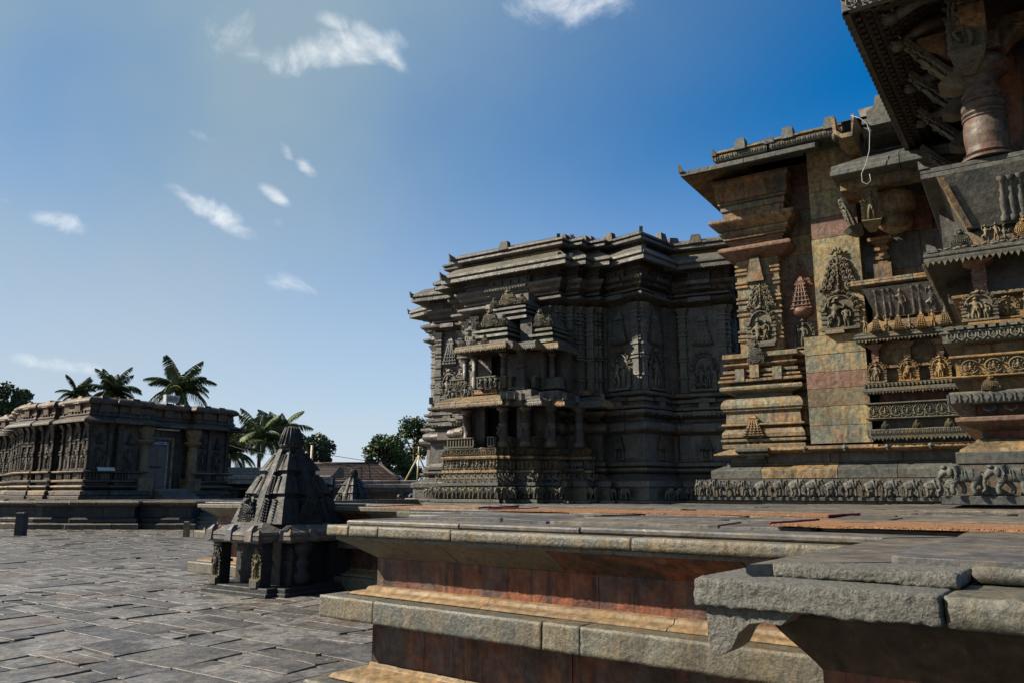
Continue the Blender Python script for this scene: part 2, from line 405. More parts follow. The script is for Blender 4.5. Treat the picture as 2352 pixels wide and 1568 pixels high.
def blocks(par, name, path, prof, mat, L=(.8, 1.5), back=.25, gap=.006, jit=.006, seed=None, c=.009, skip=(), mats=None, chip=0):
    """a moulded course of separate stones that follows a plan path; prof = (out, z) from bottom to top"""
    r = random.Random(seed if seed is not None else hash_(name, path))
    nseg = len(path) - 1
    nr = []
    for i in range(nseg):
        d = Vector((path[i + 1][0] - path[i][0], path[i + 1][1] - path[i][1])); d.normalize()
        nr.append((d, Vector((d.y, -d.x))))
    pf = cham(prof, c)
    zb, zt = prof[0][1], prof[-1][1]
    pf = [(-back, zb)] + pf + [(-back, zt)]
    for i in range(nseg):
        if i in skip: continue
        A, B = Vector(path[i]), Vector(path[i + 1])
        d, n = nr[i]
        ln = (B - A).length
        if ln < .02: continue
        mA = mB_ = n
        if i > 0: s_ = nr[i - 1][1] + n; mA = s_ / max(.3, 1 + nr[i - 1][1].dot(n))
        if i < nseg - 1: s_ = nr[i + 1][1] + n; mB_ = s_ / max(.3, 1 + nr[i + 1][1].dot(n))
        cuts = [0]
        while ln - cuts[-1] > L[1] * 1.25:
            cuts.append(cuts[-1] + r.uniform(*L))
        cuts.append(ln)
        for k in range(len(cuts) - 1):
            t0, t1 = cuts[k], cuts[k + 1]
            jo, jz = r.uniform(-jit, jit), r.uniform(-jit, jit) * .3
            first, last = k == 0, k == len(cuts) - 2
            e0 = mA if first else n; e1 = mB_ if last else n
            g0 = 0 if first else gap; g1 = 0 if last else gap
            p0 = A + d * (t0 + g0) + n * (0 if first else 0); p1 = A + d * (t1 - g1)
            jo0 = jo
            vs = []
            for (o, z) in pf:
                q = p0 + e0 * (o + jo0); vs.append((q.x, q.y, z + jz))
            for (o, z) in pf:
                q = p1 + e1 * (o + jo0); vs.append((q.x, q.y, z + jz))
            m = len(pf)
            fs = [tuple(range(m)), tuple(reversed(range(m, 2 * m)))]
            fs += [(j, j + m, (j + 1) % m + m, (j + 1) % m) for j in range(m)]
            fs = [tuple(reversed(f)) for f in fs]
            b = MB().add(vs, fs)
            ob(name, b, mats[r.randrange(len(mats))] if mats else mat, par)


def hash_(name, path):
    return sum(ord(ch) * (i + 3) for i, ch in enumerate(name)) + int(sum(abs(a) * 91 + abs(b) * 57 for a, b in path) * 10)


def T4(loc=(0, 0, 0), rz=0, sc=(1, 1, 1), rx=0, ry=0):
    if isinstance(sc, (int, float)): sc = (sc, sc, sc)
    return Matrix.Translation(loc) @ Matrix.Rotation(rz, 4, 'Z') @ Matrix.Rotation(ry, 4, 'Y') @ Matrix.Rotation(rx, 4, 'X') @ Matrix.Diagonal((*sc, 1))


# ------------------------------------------------------------------ carved motifs (shared meshes), all facing -Y
def skin(joints, edges, sub=1):
    me = bpy.data.meshes.new('tmp')
    me.from_pydata([j[:3] for j in joints], edges, [])
    o = bpy.data.objects.new('tmp', me); COL.objects.link(o)
    o.modifiers.new('s', 'SKIN')
    for i, j in enumerate(joints):
        sv = me.skin_vertices[0].data[i]
        sv.radius = (j[3], j[4] if len(j) > 4 else j[3])
        sv.use_root = (i == 0)
    if sub: 
        ms = o.modifiers.new('u', 'SUBSURF'); ms.levels = sub; ms.render_levels = sub
    dg = bpy.context.evaluated_depsgraph_get()
    ev = o.evaluated_get(dg); m2 = ev.to_mesh()
    vs = [tuple(v.co) for v in m2.vertices]; fs = [tuple(p.vertices) for p in m2.polygons]
    ev.to_mesh_clear()
    bpy.data.objects.remove(o); bpy.data.meshes.remove(me)
    return vs, fs


def elephant_mesh(v=0):
    """walking elephant heading +x, 1 high, back plane at y=0, bulging to -y"""
    sw = [0, .05, -.04][v]
    J = [(.0, 0, .70, .24, .25), (.26, 0, .74, .23, .24), (-.30, 0, .70, .23, .25), (-.50, 0, .62, .14, .17),
         (.48, -.02, .82, .17, .18), (.64, -.05, .78, .165, .16), (.75, -.06, .60, .095, .1), (.78 + sw, -.06, .40, .068, .068), (.74 + sw, -.06, .2, .055, .055), (.86 + sw, -.06, .1, .045, .045),
         (.32, -.1, .46, .12, .12), (.40 + sw, -.12, .22, .085, .085), (.34 + sw, -.12, .03, .1, .1),
         (.14, .1, .44, .1, .1), (.04 - sw, .1, .22, .08, .08), (.10 - sw, .1, .03, .09, .09),
         (-.30, -.1, .46, .13, .13), (-.20 - sw, -.12, .23, .09, .09), (-.30 - sw, -.12, .03, .1, .1),
         (-.46, .1, .42, .11, .11), (-.60 + sw, .1, .22, .08, .08), (-.54 + sw, .1, .03, .09, .09)]
    E = [(0, 1), (0, 2), (2, 3), (1, 4), (4, 5), (5, 6), (6, 7), (7, 8), (8, 9), (1, 10), (10, 11), (11, 12), (1, 13), (13, 14), (14, 15), (2, 16), (16, 17), (17, 18), (2, 19), (19, 20), (20, 21)]
    vs, fs = skin(J, E)
    b = MB().add(vs, fs, None, True)
    b.ball((.42, -.2, .76), (.1, .05, .17), 8, 5)
    b.ball((.6, -.16, .92), (.1, .09, .07), 7, 5)
    b.tube([(.70, -.17, .62), (.80, -.19, .56), (.86, -.17, .58)], [.028, .022, .01], 5)
    b.tube([(-.5, -.1, .7), (-.66, -.13, .5), (-.66, -.13, .3)], [.04, .03, .03], 5)
    for x in (-.02, .06):                       # saddle girth and neck strap
        b.tube([(x, -.02, .92), (x, -.24, .78), (x, -.27, .6), (x, -.2, .42)], .018, 5)
    b.tube([(.34, -.1, .93), (.22, -.27, .7), (.3, -.27, .5), (.5, -.22, .45)], .02, 5)
    for v_ in range(len(b.v)):
        x, y, z = b.v[v_]; b.v[v_] = (x, y * .62 - .02, z)
    return b.mesh('elephant')


def figure(b, kind, h, M4):
    """carved figure of height h standing at the origin of M4"""
    P = {
        0: dict(hip=(.03, .50), kl=(-.07, .27), kr=(.09, .27), fl=(-.09, .0), fr=(.07, .0), ch=(-.01, .70), hd=(.01, .86), el=(-.17, .62), hl=(-.2, .78), er=(.17, .6), hr=(.16, .44)),
        1: dict(hip=(-.03, .45), kl=(-.2, .36), kr=(.1, .24), fl=(-.08, .14), fr=(.06, .0), ch=(.02, .66), hd=(-.02, .83), el=(-.16, .74), hl=(-.12, .93), er=(.2, .64), hr=(.24, .78)),
        2: dict(hip=(0, .2), kl=(-.25, .16), kr=(.25, .12), fl=(.02, .06), fr=(.1, .02), ch=(0, .48), hd=(0, .70), el=(-.2, .38), hl=(-.14, .24), er=(.2, .4), hr=(.24, .58)),
        3: dict(hip=(0, .48), kl=(-.05, .25), kr=(.06, .25), fl=(-.05, .0), fr=(.06, .0), ch=(0, .68), hd=(0, .84), el=(-.13, .58), hl=(-.05, .52), er=(.14, .58), hr=(.13, .42)),
    }[kind]
    k = 1.1 if kind == 2 else 1
    def j(p, y, r): return (p[0], y, p[1], r * k)
    J = [j(P['hip'], -.05, .085), j(P['ch'], -.06, .1), ((P['ch'][0] + P['hd'][0]) / 2, -.06, (P['ch'][1] + P['hd'][1]) / 2 + .02, .045), j(P['hd'], -.07, .07),
         (P['hip'][0] * .5 + P['ch'][0] * .5, -.06, (P['hip'][1] + P['ch'][1]) / 2, .06),
         ((P['hip'][0] - .05), -.06, P['hip'][1] - .05, .075), j(P['kl'], -.08, .052), j(P['fl'], -.06, .042),
         ((P['hip'][0] + .05), -.06, P['hip'][1] - .05, .075), j(P['kr'], -.09, .052), j(P['fr'], -.06, .042),
         (P['ch'][0] - .11, -.06, P['ch'][1] + .03, .045), j(P['el'], -.08, .035), j(P['hl'], -.1, .03),
         (P['ch'][0] + .11, -.06, P['ch'][1] + .03, .045), j(P['er'], -.08, .035), j(P['hr'], -.1, .03)]
    E = [(0, 4), (4, 1), (1, 2), (2, 3), (0, 5), (5, 6), (6, 7), (0, 8), (8, 9), (9, 10), (1, 11), (11, 12), (12, 13), (1, 14), (14, 15), (15, 16)]
    key = ('f', kind)
    if key not in CACHE: CACHE[key] = skin(J, E, 1)
    vs, fs = CACHE[key]
    X = M4 @ Matrix.Diagonal((h, h, h, 1))
    b.add(vs, fs, X, True)
    hx, hz = P['hd']
    b.lathe([(.075, hz + .02), (.085, hz + .05), (.055, hz + .07), (.065, hz + .09), (.035, hz + .12), (.03, hz + .15), (.005, hz + .18)], (hx, -.05), 8, X)
    b.tube([(P['hip'][0] - .11, -.1, P['hip'][1] + .0), (P['hip'][0], -.15, P['hip'][1] - .03), (P['hip'][0] + .11, -.1, P['hip'][1] + .0)], .018, 5, X)
    b.tube([(P['hip'][0], -.14, P['hip'][1] - .03), (P['hip'][0], -.15, P['hip'][1] - .2)], [.03, .012], 5, X)


CACHE = {}


def spiral(cx, cz, r, turns, sgn=1, a0=0, y=-.03, n=14):
    pts = []
    for i in range(n):
        t = i / (n - 1)
        a = a0 + sgn * t * turns * 2 * math.pi
        rr = r * (1 - .78 * t)
        pts.append((cx + rr * math.cos(a), y, cz + rr * math.sin(a)))
    return pts


def arch(b, w, h, M4=None, leafy=True):
    """niche: side pilasters, horseshoe arch, leaf curls"""
    for s in (-1, 1):
        x = s * w * .42
        b.box(x - w * .06, x + w * .06, -.05 * w, 0, 0, h * .5, M4)
        for k in range(4):
            z = h * (.06 + .12 * k)
            b.box(x - w * .085, x + w * .085, -.075 * w, 0, z, z + h * .035, M4)
    pts = [(w * .38 * math.cos(a), -.05 * w, h * .5 + h * .36 * math.sin(a)) for a in [math.pi * i / 12 for i in range(13)]]
    b.tube(pts, w * .035, 5, M4)
    if leafy:
        for i in range(11):
            a = math.pi * i / 10
            cx, cz = w * .47 * math.cos(a), h * .5 + h * .44 * math.sin(a)
            b.tube(spiral(cx, cz, w * .075, 1.2, 1 if i < 5 else -1, a, -.06 * w, 8), w * .02, 4, M4)
        b.ball((0, -.07 * w, h * .95), (w * .1, w * .07, h * .06), 7, 5, M4)
        for s in (-1, 1): b.ball((s * w * .1, -.06 * w, h * .93), (w * .05, w * .05, h * .04), 6, 4, M4)


def niche_mesh(kind, w=1., h=1.5, n=2, base=True):
    b = MB()
    arch(b, w, h)
    if n == 2:
        figure(b, kind, h * .72, T4((-w * .1, -.02, h * .06)))
        figure(b, 3, h * .55, T4((w * .17, -.02, h * .06)))
        figure(b, 3, h * .26, T4((-w * .3, -.03, h * .06)))
    else:
        figure(b, kind, h * .78, T4((0, -.02, h * .07)))
        figure(b, 3, h * .3, T4((w * .25, -.03, h * .06)))
        figure(b, 3, h * .3, T4((-w * .25, -.03, h * .06)))
    if base: b.box(-w * .5, w * .5, -.16 * w, 0, 0, h * .06)
    b.box(-w * .36, w * .36, -.012, 0, 0, h * .8)
    return b.mesh('niche')


def torana_mesh():
    """leaf canopy above a sculpture, 1 wide 1 high"""
    b = MB()
    b.prism([(-.5, 0), (.5, 0), (.36, .42), (.1, .82), (-.1, .82), (-.36, .42)], -.03, 0)
    rows = [(.1, [-.4, -.25, .25, .4]), (.25, [-.35, -.19, .19, .35]), (.4, [-.3, -.13, .13, .3]), (.55, [-.24, -.1, .1, .24]), (.7, [-.16, .16])]
    for z, xs in rows:
        for x in xs:
            b.tube(spiral(x, z, .085, 1.5, 1 if x > 0 else -1, math.pi / 2, -.06, 11), [.026 - .0012 * i for i in range(11)], 5)
            b.ball((x, -.07, z), .028, 5, 4)
    b.tube([(0, -.06, 0), (0, -.07, .8)], [.04, .02], 6)
    for z in (.12, .3, .46, .6): b.ball((0, -.07, z), (.055, .05, .04), 6, 4)
    for s in (-1, 1):
        for i in range(6):
            b.ball((s * (.5 - i * .075), -.05, .04 + i * .14), (.03, .03, .05), 5, 4)
    for i in range(5):
        a = math.pi * (i + .5) / 5
        b.ball((.12 * math.cos(a), -.06, .86 + .1 * math.sin(a)), (.05, .045, .055), 6, 4)
        b.tube(spiral(.17 * math.cos(a), .86 + .13 * math.sin(a), .05, 1., 1, a, -.05, 7), .014, 4)
    return b.mesh('torana')


def tower_mesh(fig=True, fh=.9):
    """miniature tower relief over a small shrine, 1 wide about 2.4 high"""
    b = MB()
    z = 0
    if fig:
        b.box(-.4, .4, -.16, 0, 0, .07)
        for s in (-1, 1):
            b.box(s * .3 - .07, s * .3 + .07, -.12, 0, .07, fh)
            b.box(s * .3 - .09, s * .3 + .09, -.14, 0, fh - .15, fh - .08)
        figure(b, 3, fh * .85, T4((0, -.02, .07)))
        z = fh
    b.frus((-.34, .34, -.18, 0), z, (-.52, .52, -.3, 0), z + .07)
    b.frus((-.5, .5, -.28, 0), z + .07, (-.44, .44, -.22, 0), z + .12)
    b.frus((-.42, .42, -.22, 0), z + .12, (-.18, .18, -.1, 0), z + 1.0)
    for x0, x1 in ((-.1, -.045), (.1, .045), (-.3, -.12), (.3, .12)):
        b.tube([(x0, -.24, z + .12), (x1, -.12, z + 1.0)], .03, 4)
    for k in range(5):
        t = k / 5; w = .43 - .24 * t; y = -.235 + .11 * t
        b.box(-w, w, y - .015, 0, z + .2 + t * .82, z + .23 + t * .82)
    b.box(-.24, .24, -.14, 0, z + 1.0, z + 1.07)
    b.frus((-.16, .16, -.12, 0), z + 1.07, (-.2, .2, -.14, 0), z + 1.16)
    b.frus((-.14, .14, -.1, 0), z + 1.16, (-.03, .03, -.04, 0), z + 1.42)
    return b.mesh('tower_relief')


def gable_mesh():
    """horseshoe gable with rings and a lion mask, 1 wide 1 high"""
    b = MB()
    b.prism([(-.5, 0), (.5, 0), (.46, .3), (.34, .62), (.16, .8), (.1, 1.), (-.1, 1.), (-.16, .8), (-.34, .62), (-.46, .3)], -.08, 0)
    for r in (.34, .26, .18, .1):
        b.tube([(r * math.cos(a), -.1 - (.36 - r) * .18, .34 + r * .95 * math.sin(a)) for a in [2 * math.pi * i / 14 for i in range(15)]], .03, 5)
    b.ball((0, -.12, .34), .07)
    b.ball((0, -.1, .8), (.13, .09, .1)); b.ball((-.13, -.1, .86), .05, 6, 4); b.ball((.13, -.1, .86), .05, 6, 4); b.ball((0, -.1, .96), (.06, .06, .06), 6, 4)
    for s in (-1, 1):
        b.tube(spiral(s * .4, .12, .1, 1.3, s, 0, -.1, 9), .026, 4)
        for i in range(4): b.ball((s * (.44 - .06 * i), -.09, .28 + .13 * i), .045, 5, 4)
    return b.mesh('gable')


def scroll_mesh():
    """one turn of a creeper scroll with a figure in it: 1 wide, 1 high"""
    b = MB()
    b.tube([(.40 * math.cos(a), -.07, .5 + .38 * math.sin(a)) for a in [R(20) + 2 * math.pi * i * .86 / 13 for i in range(14)]], .045, 5)
    b.tube([(-.5, -.06, .15), (-.42, -.07, .3), (-.3, -.06, .2)], .035, 5)
    b.tube([(.38, -.07, .62), (.46, -.07, .8), (.5, -.06, .95)], .04, 5)
    for a in range(0, 360, 45): b.ball((.23 * math.cos(R(a)), -.05, .5 + .23 * math.sin(R(a))), .05, 5, 4)
    b.ball((0, -.08, .5), (.1, .07, .13)); b.ball((0, -.09, .67), .06, 6, 4)
    b.tube([(-.16, -.08, .42), (0, -.1, .56), (.16, -.08, .44)], .035, 4); b.tube([(-.12, -.08, .3), (0, -.1, .42), (.12, -.08, .3)], .04, 4)
    for sx, sz in ((-.42, .9), (.42, .08), (-.44, .08), (.43, .9)): b.ball((sx, -.05, sz), (.07, .05, .06), 5, 4)
    return b.mesh('scroll')


def baluster_mesh():
    b = MB(); b.lathe([(.5, 0), (.5, .1), (.3, .14), (.42, .3), (.42, .5), (.22, .62), (.34, .7), (.22, .78), (.3, .9), (.48, .93), (.48, 1.)], (0, 0), 8)
    return b.mesh('baluster')


def horse_mesh():
    J = [(0, 0, .5, .16), (-.3, 0, .5, .17), (.25, 0, .55, .15), (.42, 0, .75, .09), (.48, 0, .92, .075), (.6, 0, .84, .05), (.25, -.06, .3, .06), (.38, -.06, .18, .045), (.34, -.06, .0, .045),
         (-.32, -.06, .3, .07), (-.42, -.06, .16, .045), (-.36, -.06, .0, .045), (-.5, 0, .4, .04), (-.56, 0, .15, .03), (0, -.02, .78, .1), (0, -.02, .98, .1), (0, -.02, 1.16, .07)]
    E = [(0, 1), (0, 2), (2, 3), (3, 4), (4, 5), (2, 6), (6, 7), (7, 8), (1, 9), (9, 10), (10, 11), (1, 12), (12, 13), (0, 14), (14, 15), (15, 16)]
    vs, fs = skin(J, E)
    b = MB().add([(x, y * .7 - .06, z / 1.2) for x, y, z in vs], fs, None, True)
    b.tube([(0, -.15, .75), (.15, -.2, .68), (.22, -.15, .72)], .03, 4)
    return b.mesh('rider')


ELE = [elephant_mesh(i) for i in range(3)]
NIC = [niche_mesh(0), niche_mesh(1), niche_mesh(2), niche_mesh(0, n=1), niche_mesh(1, n=1), niche_mesh(2, 1, 1.1, n=1)]
TOR, TOWF, TOW, GAB, SCR, BAL, HOR = torana_mesh(), tower_mesh(True), tower_mesh(False), gable_mesh(), scroll_mesh(), baluster_mesh(), horse_mesh()
FIG = []
for k_ in range(4):
    b_ = MB(); figure(b_, k_, 1, Matrix.Identity(4)); FIG.append(b_.mesh('figure'))
_var = {}


def mot(name, base, mat, par, loc, w, h=None, rz=0, d=None, mirror=False, label=None):
    """place a carved motif: shares mesh data; one mesh copy per material"""
    key = (base.name, mat)
    if key not in _var:
        me = base.copy(); me.materials.clear(); me.materials.append(M[mat]); _var[key] = me
    h = h if h is not None else w
    return ob(name, _var[key], None, par, loc, rz, (-w if mirror else w, d if d is not None else w, h), label=label)


def row(par, name, base, mat, p0, p1, z, w, h, n=None, sp=None, d=None, mirror=False, jit=.0, r=rnd, out=0):
    """repeat a motif along a wall line p0 -> p1 (outward normal on the right)"""
    A, B = Vector(p0), Vector(p1); dv = (B - A); ln = dv.length; dv.normalize(); nn = Vector((dv.y, -dv.x))
    n = n or max(1, int(ln / sp))
    rz = math.atan2(dv.y, dv.x)
    for i in range(n):
        q = A + dv * (ln * (i + .5) / n + r.uniform(-jit, jit)) + nn * out
        bb = base[r.randrange(len(base))] if isinstance(base, list) else base
        s = r.uniform(1 - jit * 1.5, 1 + jit * 1.5)
        mot(name, bb, mat, par, (q.x, q.y, z), w * s, h * s, rz, d, mirror)


def teeth(par, name, path, z, w, h, mat, out=0, segs=None, th=.03, lozenge=False):
    """a fringe of little drops (or pierced lozenges) under a ledge, one joined part"""
    b = MB()
    for i in range(len(path) - 1):
        if segs and i not in segs: continue
        A, B = Vector(path[i]), Vector(path[i + 1]); dv = B - A; ln = dv.length
        if ln < .1: continue
        dv.normalize(); nn = Vector((dv.y, -dv.x)); n = max(1, int(ln / w)); a = math.atan2(dv.y, dv.x)
        for k in range(n):
            q = A + dv * (ln * (k + .5) / n) + nn * out
            X = T4((q.x, q.y, z), a)
            if lozenge:
                b.prism([(-w * .3, h * .5), (0, 0), (w * .3, h * .5), (0, h)], -th, 0, X)
                b.box(w * .42, w * .58, -th, 0, 0, h, X)
            else:
                b.prism([(-w * .42, 0), (0, -h * (1 if k % 3 else 1.6)), (w * .42, 0)], -th, 0, X)
    return ob(name, b, mat, par, kind='stuff')

# ------------------------------------------------------------------ ground and its paving
GZ = -.25
g = MB(); g.add([(-900, -300, GZ - .028), (900, -300, GZ - .028), (900, 1500, GZ - .028), (-900, 1500, GZ - .028)], [(0, 1, 2, 3)])
ground = ob('ground', g, 'soil', kind='structure')


def rag_slab(cx, cy, lx, ly, z, th, r, b=None, c=.004):
    """flat stone with worn, slightly ragged outline"""
    pts = []
    hx, hy = lx / 2, ly / 2
    cor = [(-hx, -hy), (hx, -hy), (hx, hy), (-hx, hy)]
    cor = [(x + r.uniform(-.03, .012), y + r.uniform(-.03, .012)) for x, y in cor]
    for i in range(4):
        a, q = cor[i], cor[(i + 1) % 4]
        for t in (0.04, .35, .68, .96):
            j = .012 if .1 < t < .9 else .004
            pts.append((a[0] + (q[0] - a[0]) * t + r.uniform(-j, j), a[1] + (q[1] - a[1]) * t + r.uniform(-j, j)))
    n = len(pts)
    tx, ty = r.uniform(-.009, .009), r.uniform(-.009, .009)
    b = b or MB()
    vs = [(cx + x, cy + y, z - th) for x, y in pts] + [(cx + x, cy + y, z - c + tx * x / hx + ty * y / hy) for x, y in pts]
    vs += [(cx + x * (1 - c / hx), cy + y * (1 - c / hy), z + tx * x / hx + ty * y / hy) for x, y in pts]
    fs = [(i + k * n, (i + 1) % n + k * n, (i + 1) % n + (k + 1) * n, i + (k + 1) * n) for k in range(2) for i in range(n)]
    fs.append(tuple(2 * n + i for i in range(n)))
    return b.add(vs, fs)


def pavers(parent, name, mat, rows, xr, zf, keep, limit, sizes, org, ang, seed):
    r = random.Random(seed)
    cs, sn = math.cos(ang), math.sin(ang)
    L = []
    for row_ in rows:
        y0, y1, x = row_[:3]
        xe = row_[3] if len(row_) > 3 else xr[1]
        while x < xe - .05:
            w = r.uniform(*sizes)
            q_ = r.random()
            if q_ < .12: w *= 1.5
            elif q_ > .8: w *= .55
            if len(row_) > 3 and x + w > xe - .3: w = xe - x
            x1 = x + w
            ms = r.uniform(.35, .65)
            sub = [(y0, y1)] if r.random() < .62 or y1 - y0 < .5 else [(y0, y0 + (y1 - y0) * ms), (y0 + (y1 - y0) * ms, y1)]
            for (a, b_) in sub:
                cx, cy = (x + x1) / 2, (a + b_) / 2
                wx, wy = org[0] + cx * cs - cy * sn, org[1] + cx * sn + cy * cs
                if keep(wx, wy, cx, cy): L.append((math.hypot(wx, wy), cx, cy, w - .022, b_ - a - .022, wx, wy))
            x = x1
    L.sort()
    rest = MB()
    holder = ob(name + '_field', None, None, parent, (org[0], org[1], 0), ang) if parent is not None else None
    for i, (dd, cx, cy, lx, ly, wx, wy) in enumerate(L):
        z = zf(wx, wy) + r.uniform(-.01, .008)
        if i < limit:
            b = rag_slab(0, 0, lx, ly, 0, .09, r)
            ob(name, b, mat, holder, (cx, cy, z), r.uniform(-.02, .02))
        else:
            rag_slab(cx, cy, lx, ly, z, .09, r, rest)
    if rest.v: ob(name, rest, mat, holder, kind='stuff')
    return len(L)


def keep_g(wx, wy, cx, cy):
    if wy < 4.5 or wy > 62: return False
    f = wx / wy
    if f < -.80 or f > -.02: return False
    if wx > -.6 and wy > 6.5: return False
    return True


r_ = random.Random(5)
rows = []
xs = -60
while xs < 30:
    wx_ = r_.uniform(3.2, 6.5); y = -14 + r_.uniform(0, 1)
    while y < 60:
        h = r_.choice((.38, .5, .65, .8, .95, 1.2)) * r_.uniform(.9, 1.1)
        rows.append((y, y + h, xs, xs + wx_)); y += h
    xs += wx_
pavers(ground, 'paving_slab', 'pave', rows, (-60, 30), lambda x, y: GZ, keep_g, 298, (.55, 1.5), (0, 0), R(-35), 11)

# ------------------------------------------------------------------ temple platform
PA = R(-38)
plat = thing('temple_platform', 'long moulded stone terrace with rust stained walls that the carved temple stands on', 'platform', (-1.66, 7.3, 0), PA)
NP = [(-11.3, 18), (-11.3, 5.9), (-2.6, 5.9), (-2.6, 4.0), (-.5, 4.0), (-.5, 1.9), (.32, 1.9), (.32, .32), (4.84, .32), (4.84, -1.67), (9.5, -1.67)]
blocks(plat, 'coping_slab', NP, [(.26, 1.205), (.33, 1.205), (.335, 1.29), (-.1, 1.30)], 'slab', (.8, 1.6), .5, .008, .008, 3, .01, skip=(7, 8, 9))
blocks(plat, 'coping_slab', NP[7:9], [(.25, 1.17), (.285, 1.17), (.285, 1.203), (.2, 1.204)], 'slab', (1.6, 2.4), .3, .004, .002, 13, .004)
blocks(plat, 'upper_coping', NP, [(.1, 1.29), (.2, 1.292), (.205, 1.335), (-.3, 1.34)], 'pave2', (1.1, 2.3), .4, .008, .014, 4, .012, skip=(9,))
blocks(plat, 'eave_moulding', NP[8:], [(0, .96), (.02, .99), (.06, 1.04), (.11, 1.1), (.15, 1.16), (.16, 1.2), (.1, 1.204)], 'old', (.9, 1.6), .3, .004, .003, 5, .003, mats=['old', 'rib'])
blocks(plat, 'eave_moulding', NP[:9], [(0, 1.0), (.03, 1.02), (.09, 1.06), (.17, 1.115), (.235, 1.15), (.27, 1.165), (.27, 1.2), (.1, 1.204)], 'ledge' if 0 else 'slab', (.9, 1.6), .3, .004, .003, 5, .003,
       mats=['slab', 'red', 'slab'])
blocks(plat, 'neck_stone', NP, [(-.01, .735), (0, .74), (0, 1.0), (-.01, 1.01)], 'red', (.8, 1.5), .4, .003, .006, 6, .004)
blocks(plat, 'footing_ledge', NP, [(.02, .69), (.19, .695), (.16, .715), (.075, .725), (.06, .755), (.0, .76)], 'ledge', (.9, 1.7), .2, .004, .008, 7, .006)
blocks(plat, 'string_slab', NP, [(.03, .5), (.34, .503), (.355, .515), (.36, .665), (.35, .685), (.1, .70)], 'slab', (.7, 1.7), .3, .005, .007, 8, .014, skip=(7,))
blocks(plat, 'wall_stone', NP, [(.02, .08), (.02, .5)], 'red', (.8, 1.4), .4, .003, .005, 9, .004)
blocks(plat, 'base_slope', NP, [(.08, -.01), (.3, -.005), (.26, .03), (.12, .06), (.05, .075), (.04, .11), (.0, .12)], 'ledge', (.9, 1.6), .3, .005, .006, 10, .006)
blocks(plat, 'base_slab', NP, [(.1, -.25), (.43, -.25), (.43, -.03), (.41, -.012), (.1, -.01)], 'slab', (.8, 1.6), .4, .006, .01, 11, .014)
blocks(plat, 'stone_block', [(.0, 1.2), (.0, 1.6)], [(.0, .78), (.13, .78), (.13, .97), (.0, .97)], 'ochre', (1, 2), .1, 0, 0, 2)
core = MB()
for (x0, x1, y0, y1) in ((.5, 12, .5, 22), (5.0, 12, -1.5, .5), (-.3, .6, 2.1, 22), (-2.4, -.3, 4.2, 22), (-11.1, -2.3, 6.1, 22)):
    core.box(x0, x1, y0, y1, -.2, 1.10 if x0 < -5 else 1.12)
ob('core', core, 'soil', plat)


def zsurf(x, y): return 1.372 - max(0, y - 13) * .021


rows = []
for (a, b_, xl) in ((-1.5, .5, 5.05), (.5, 2.1, .52), (2.1, 4.2, -.3), (4.2, 6.1, -2.4), (6.1, 22, -11.1)):
    n = max(1, round((b_ - a) / .75)); st = (b_ - a) / n
    for k in range(n): rows.append((a + k * st, a + (k + 1) * st, xl))
pavers(plat, 'paving_slab', 'pave2', rows, (0, 12.5), zsurf, lambda wx, wy, cx, cy: True, 298, (.8, 1.7), (0, 0), 0, 21)
for o in plat.children:
    if o.name.startswith('paving_slab_field'):
        for c in o.children: pass


# pavers() measures in the frame of its holder: lift each platform slab to the sloping floor
def fix_floor():
    cs, sn = math.cos(PA), math.sin(PA)
    for o in plat.children:
        if not o.name.startswith('paving_slab_field'): continue
        for c in o.children:
            if c.get('kind'): 
                for v in c.data.vertices:
                    wy = 7.3 + v.co.x * sn + v.co.y * cs
                    v.co.z += -max(0, wy - 13) * .021
                    if v.co.z < 1.2: pass
            else:
                wy = 7.3 + c.location.x * sn + c.location.y * cs
                c.location.z = 1.372 - max(0, wy - 13) * .021 + rnd.uniform(-.012, .012)


for v_o in plat.children:
    if v_o.name.startswith('paving_slab_field'): v_o.name = 'floor'
pl_floor = [o for o in plat.children if o.name == 'floor'][0]
cs, sn = math.cos(PA), math.sin(PA)
for c in pl_floor.children:
    if c.get('kind'):
        for v in c.data.vertices:
            wy = 7.3 + v.co.x * sn + v.co.y * cs
            v.co.z -= max(0, wy - 13) * .021 - max(0, 0)
    else:
        wy = 7.3 + c.location.x * sn + c.location.y * cs
        c.location.z = 1.372 - max(0, wy - 13) * .021 + rnd.uniform(-.006, .005)
for o in ground.children:
    if o.name.startswith('paving_slab_field'): o.name = 'pavement'


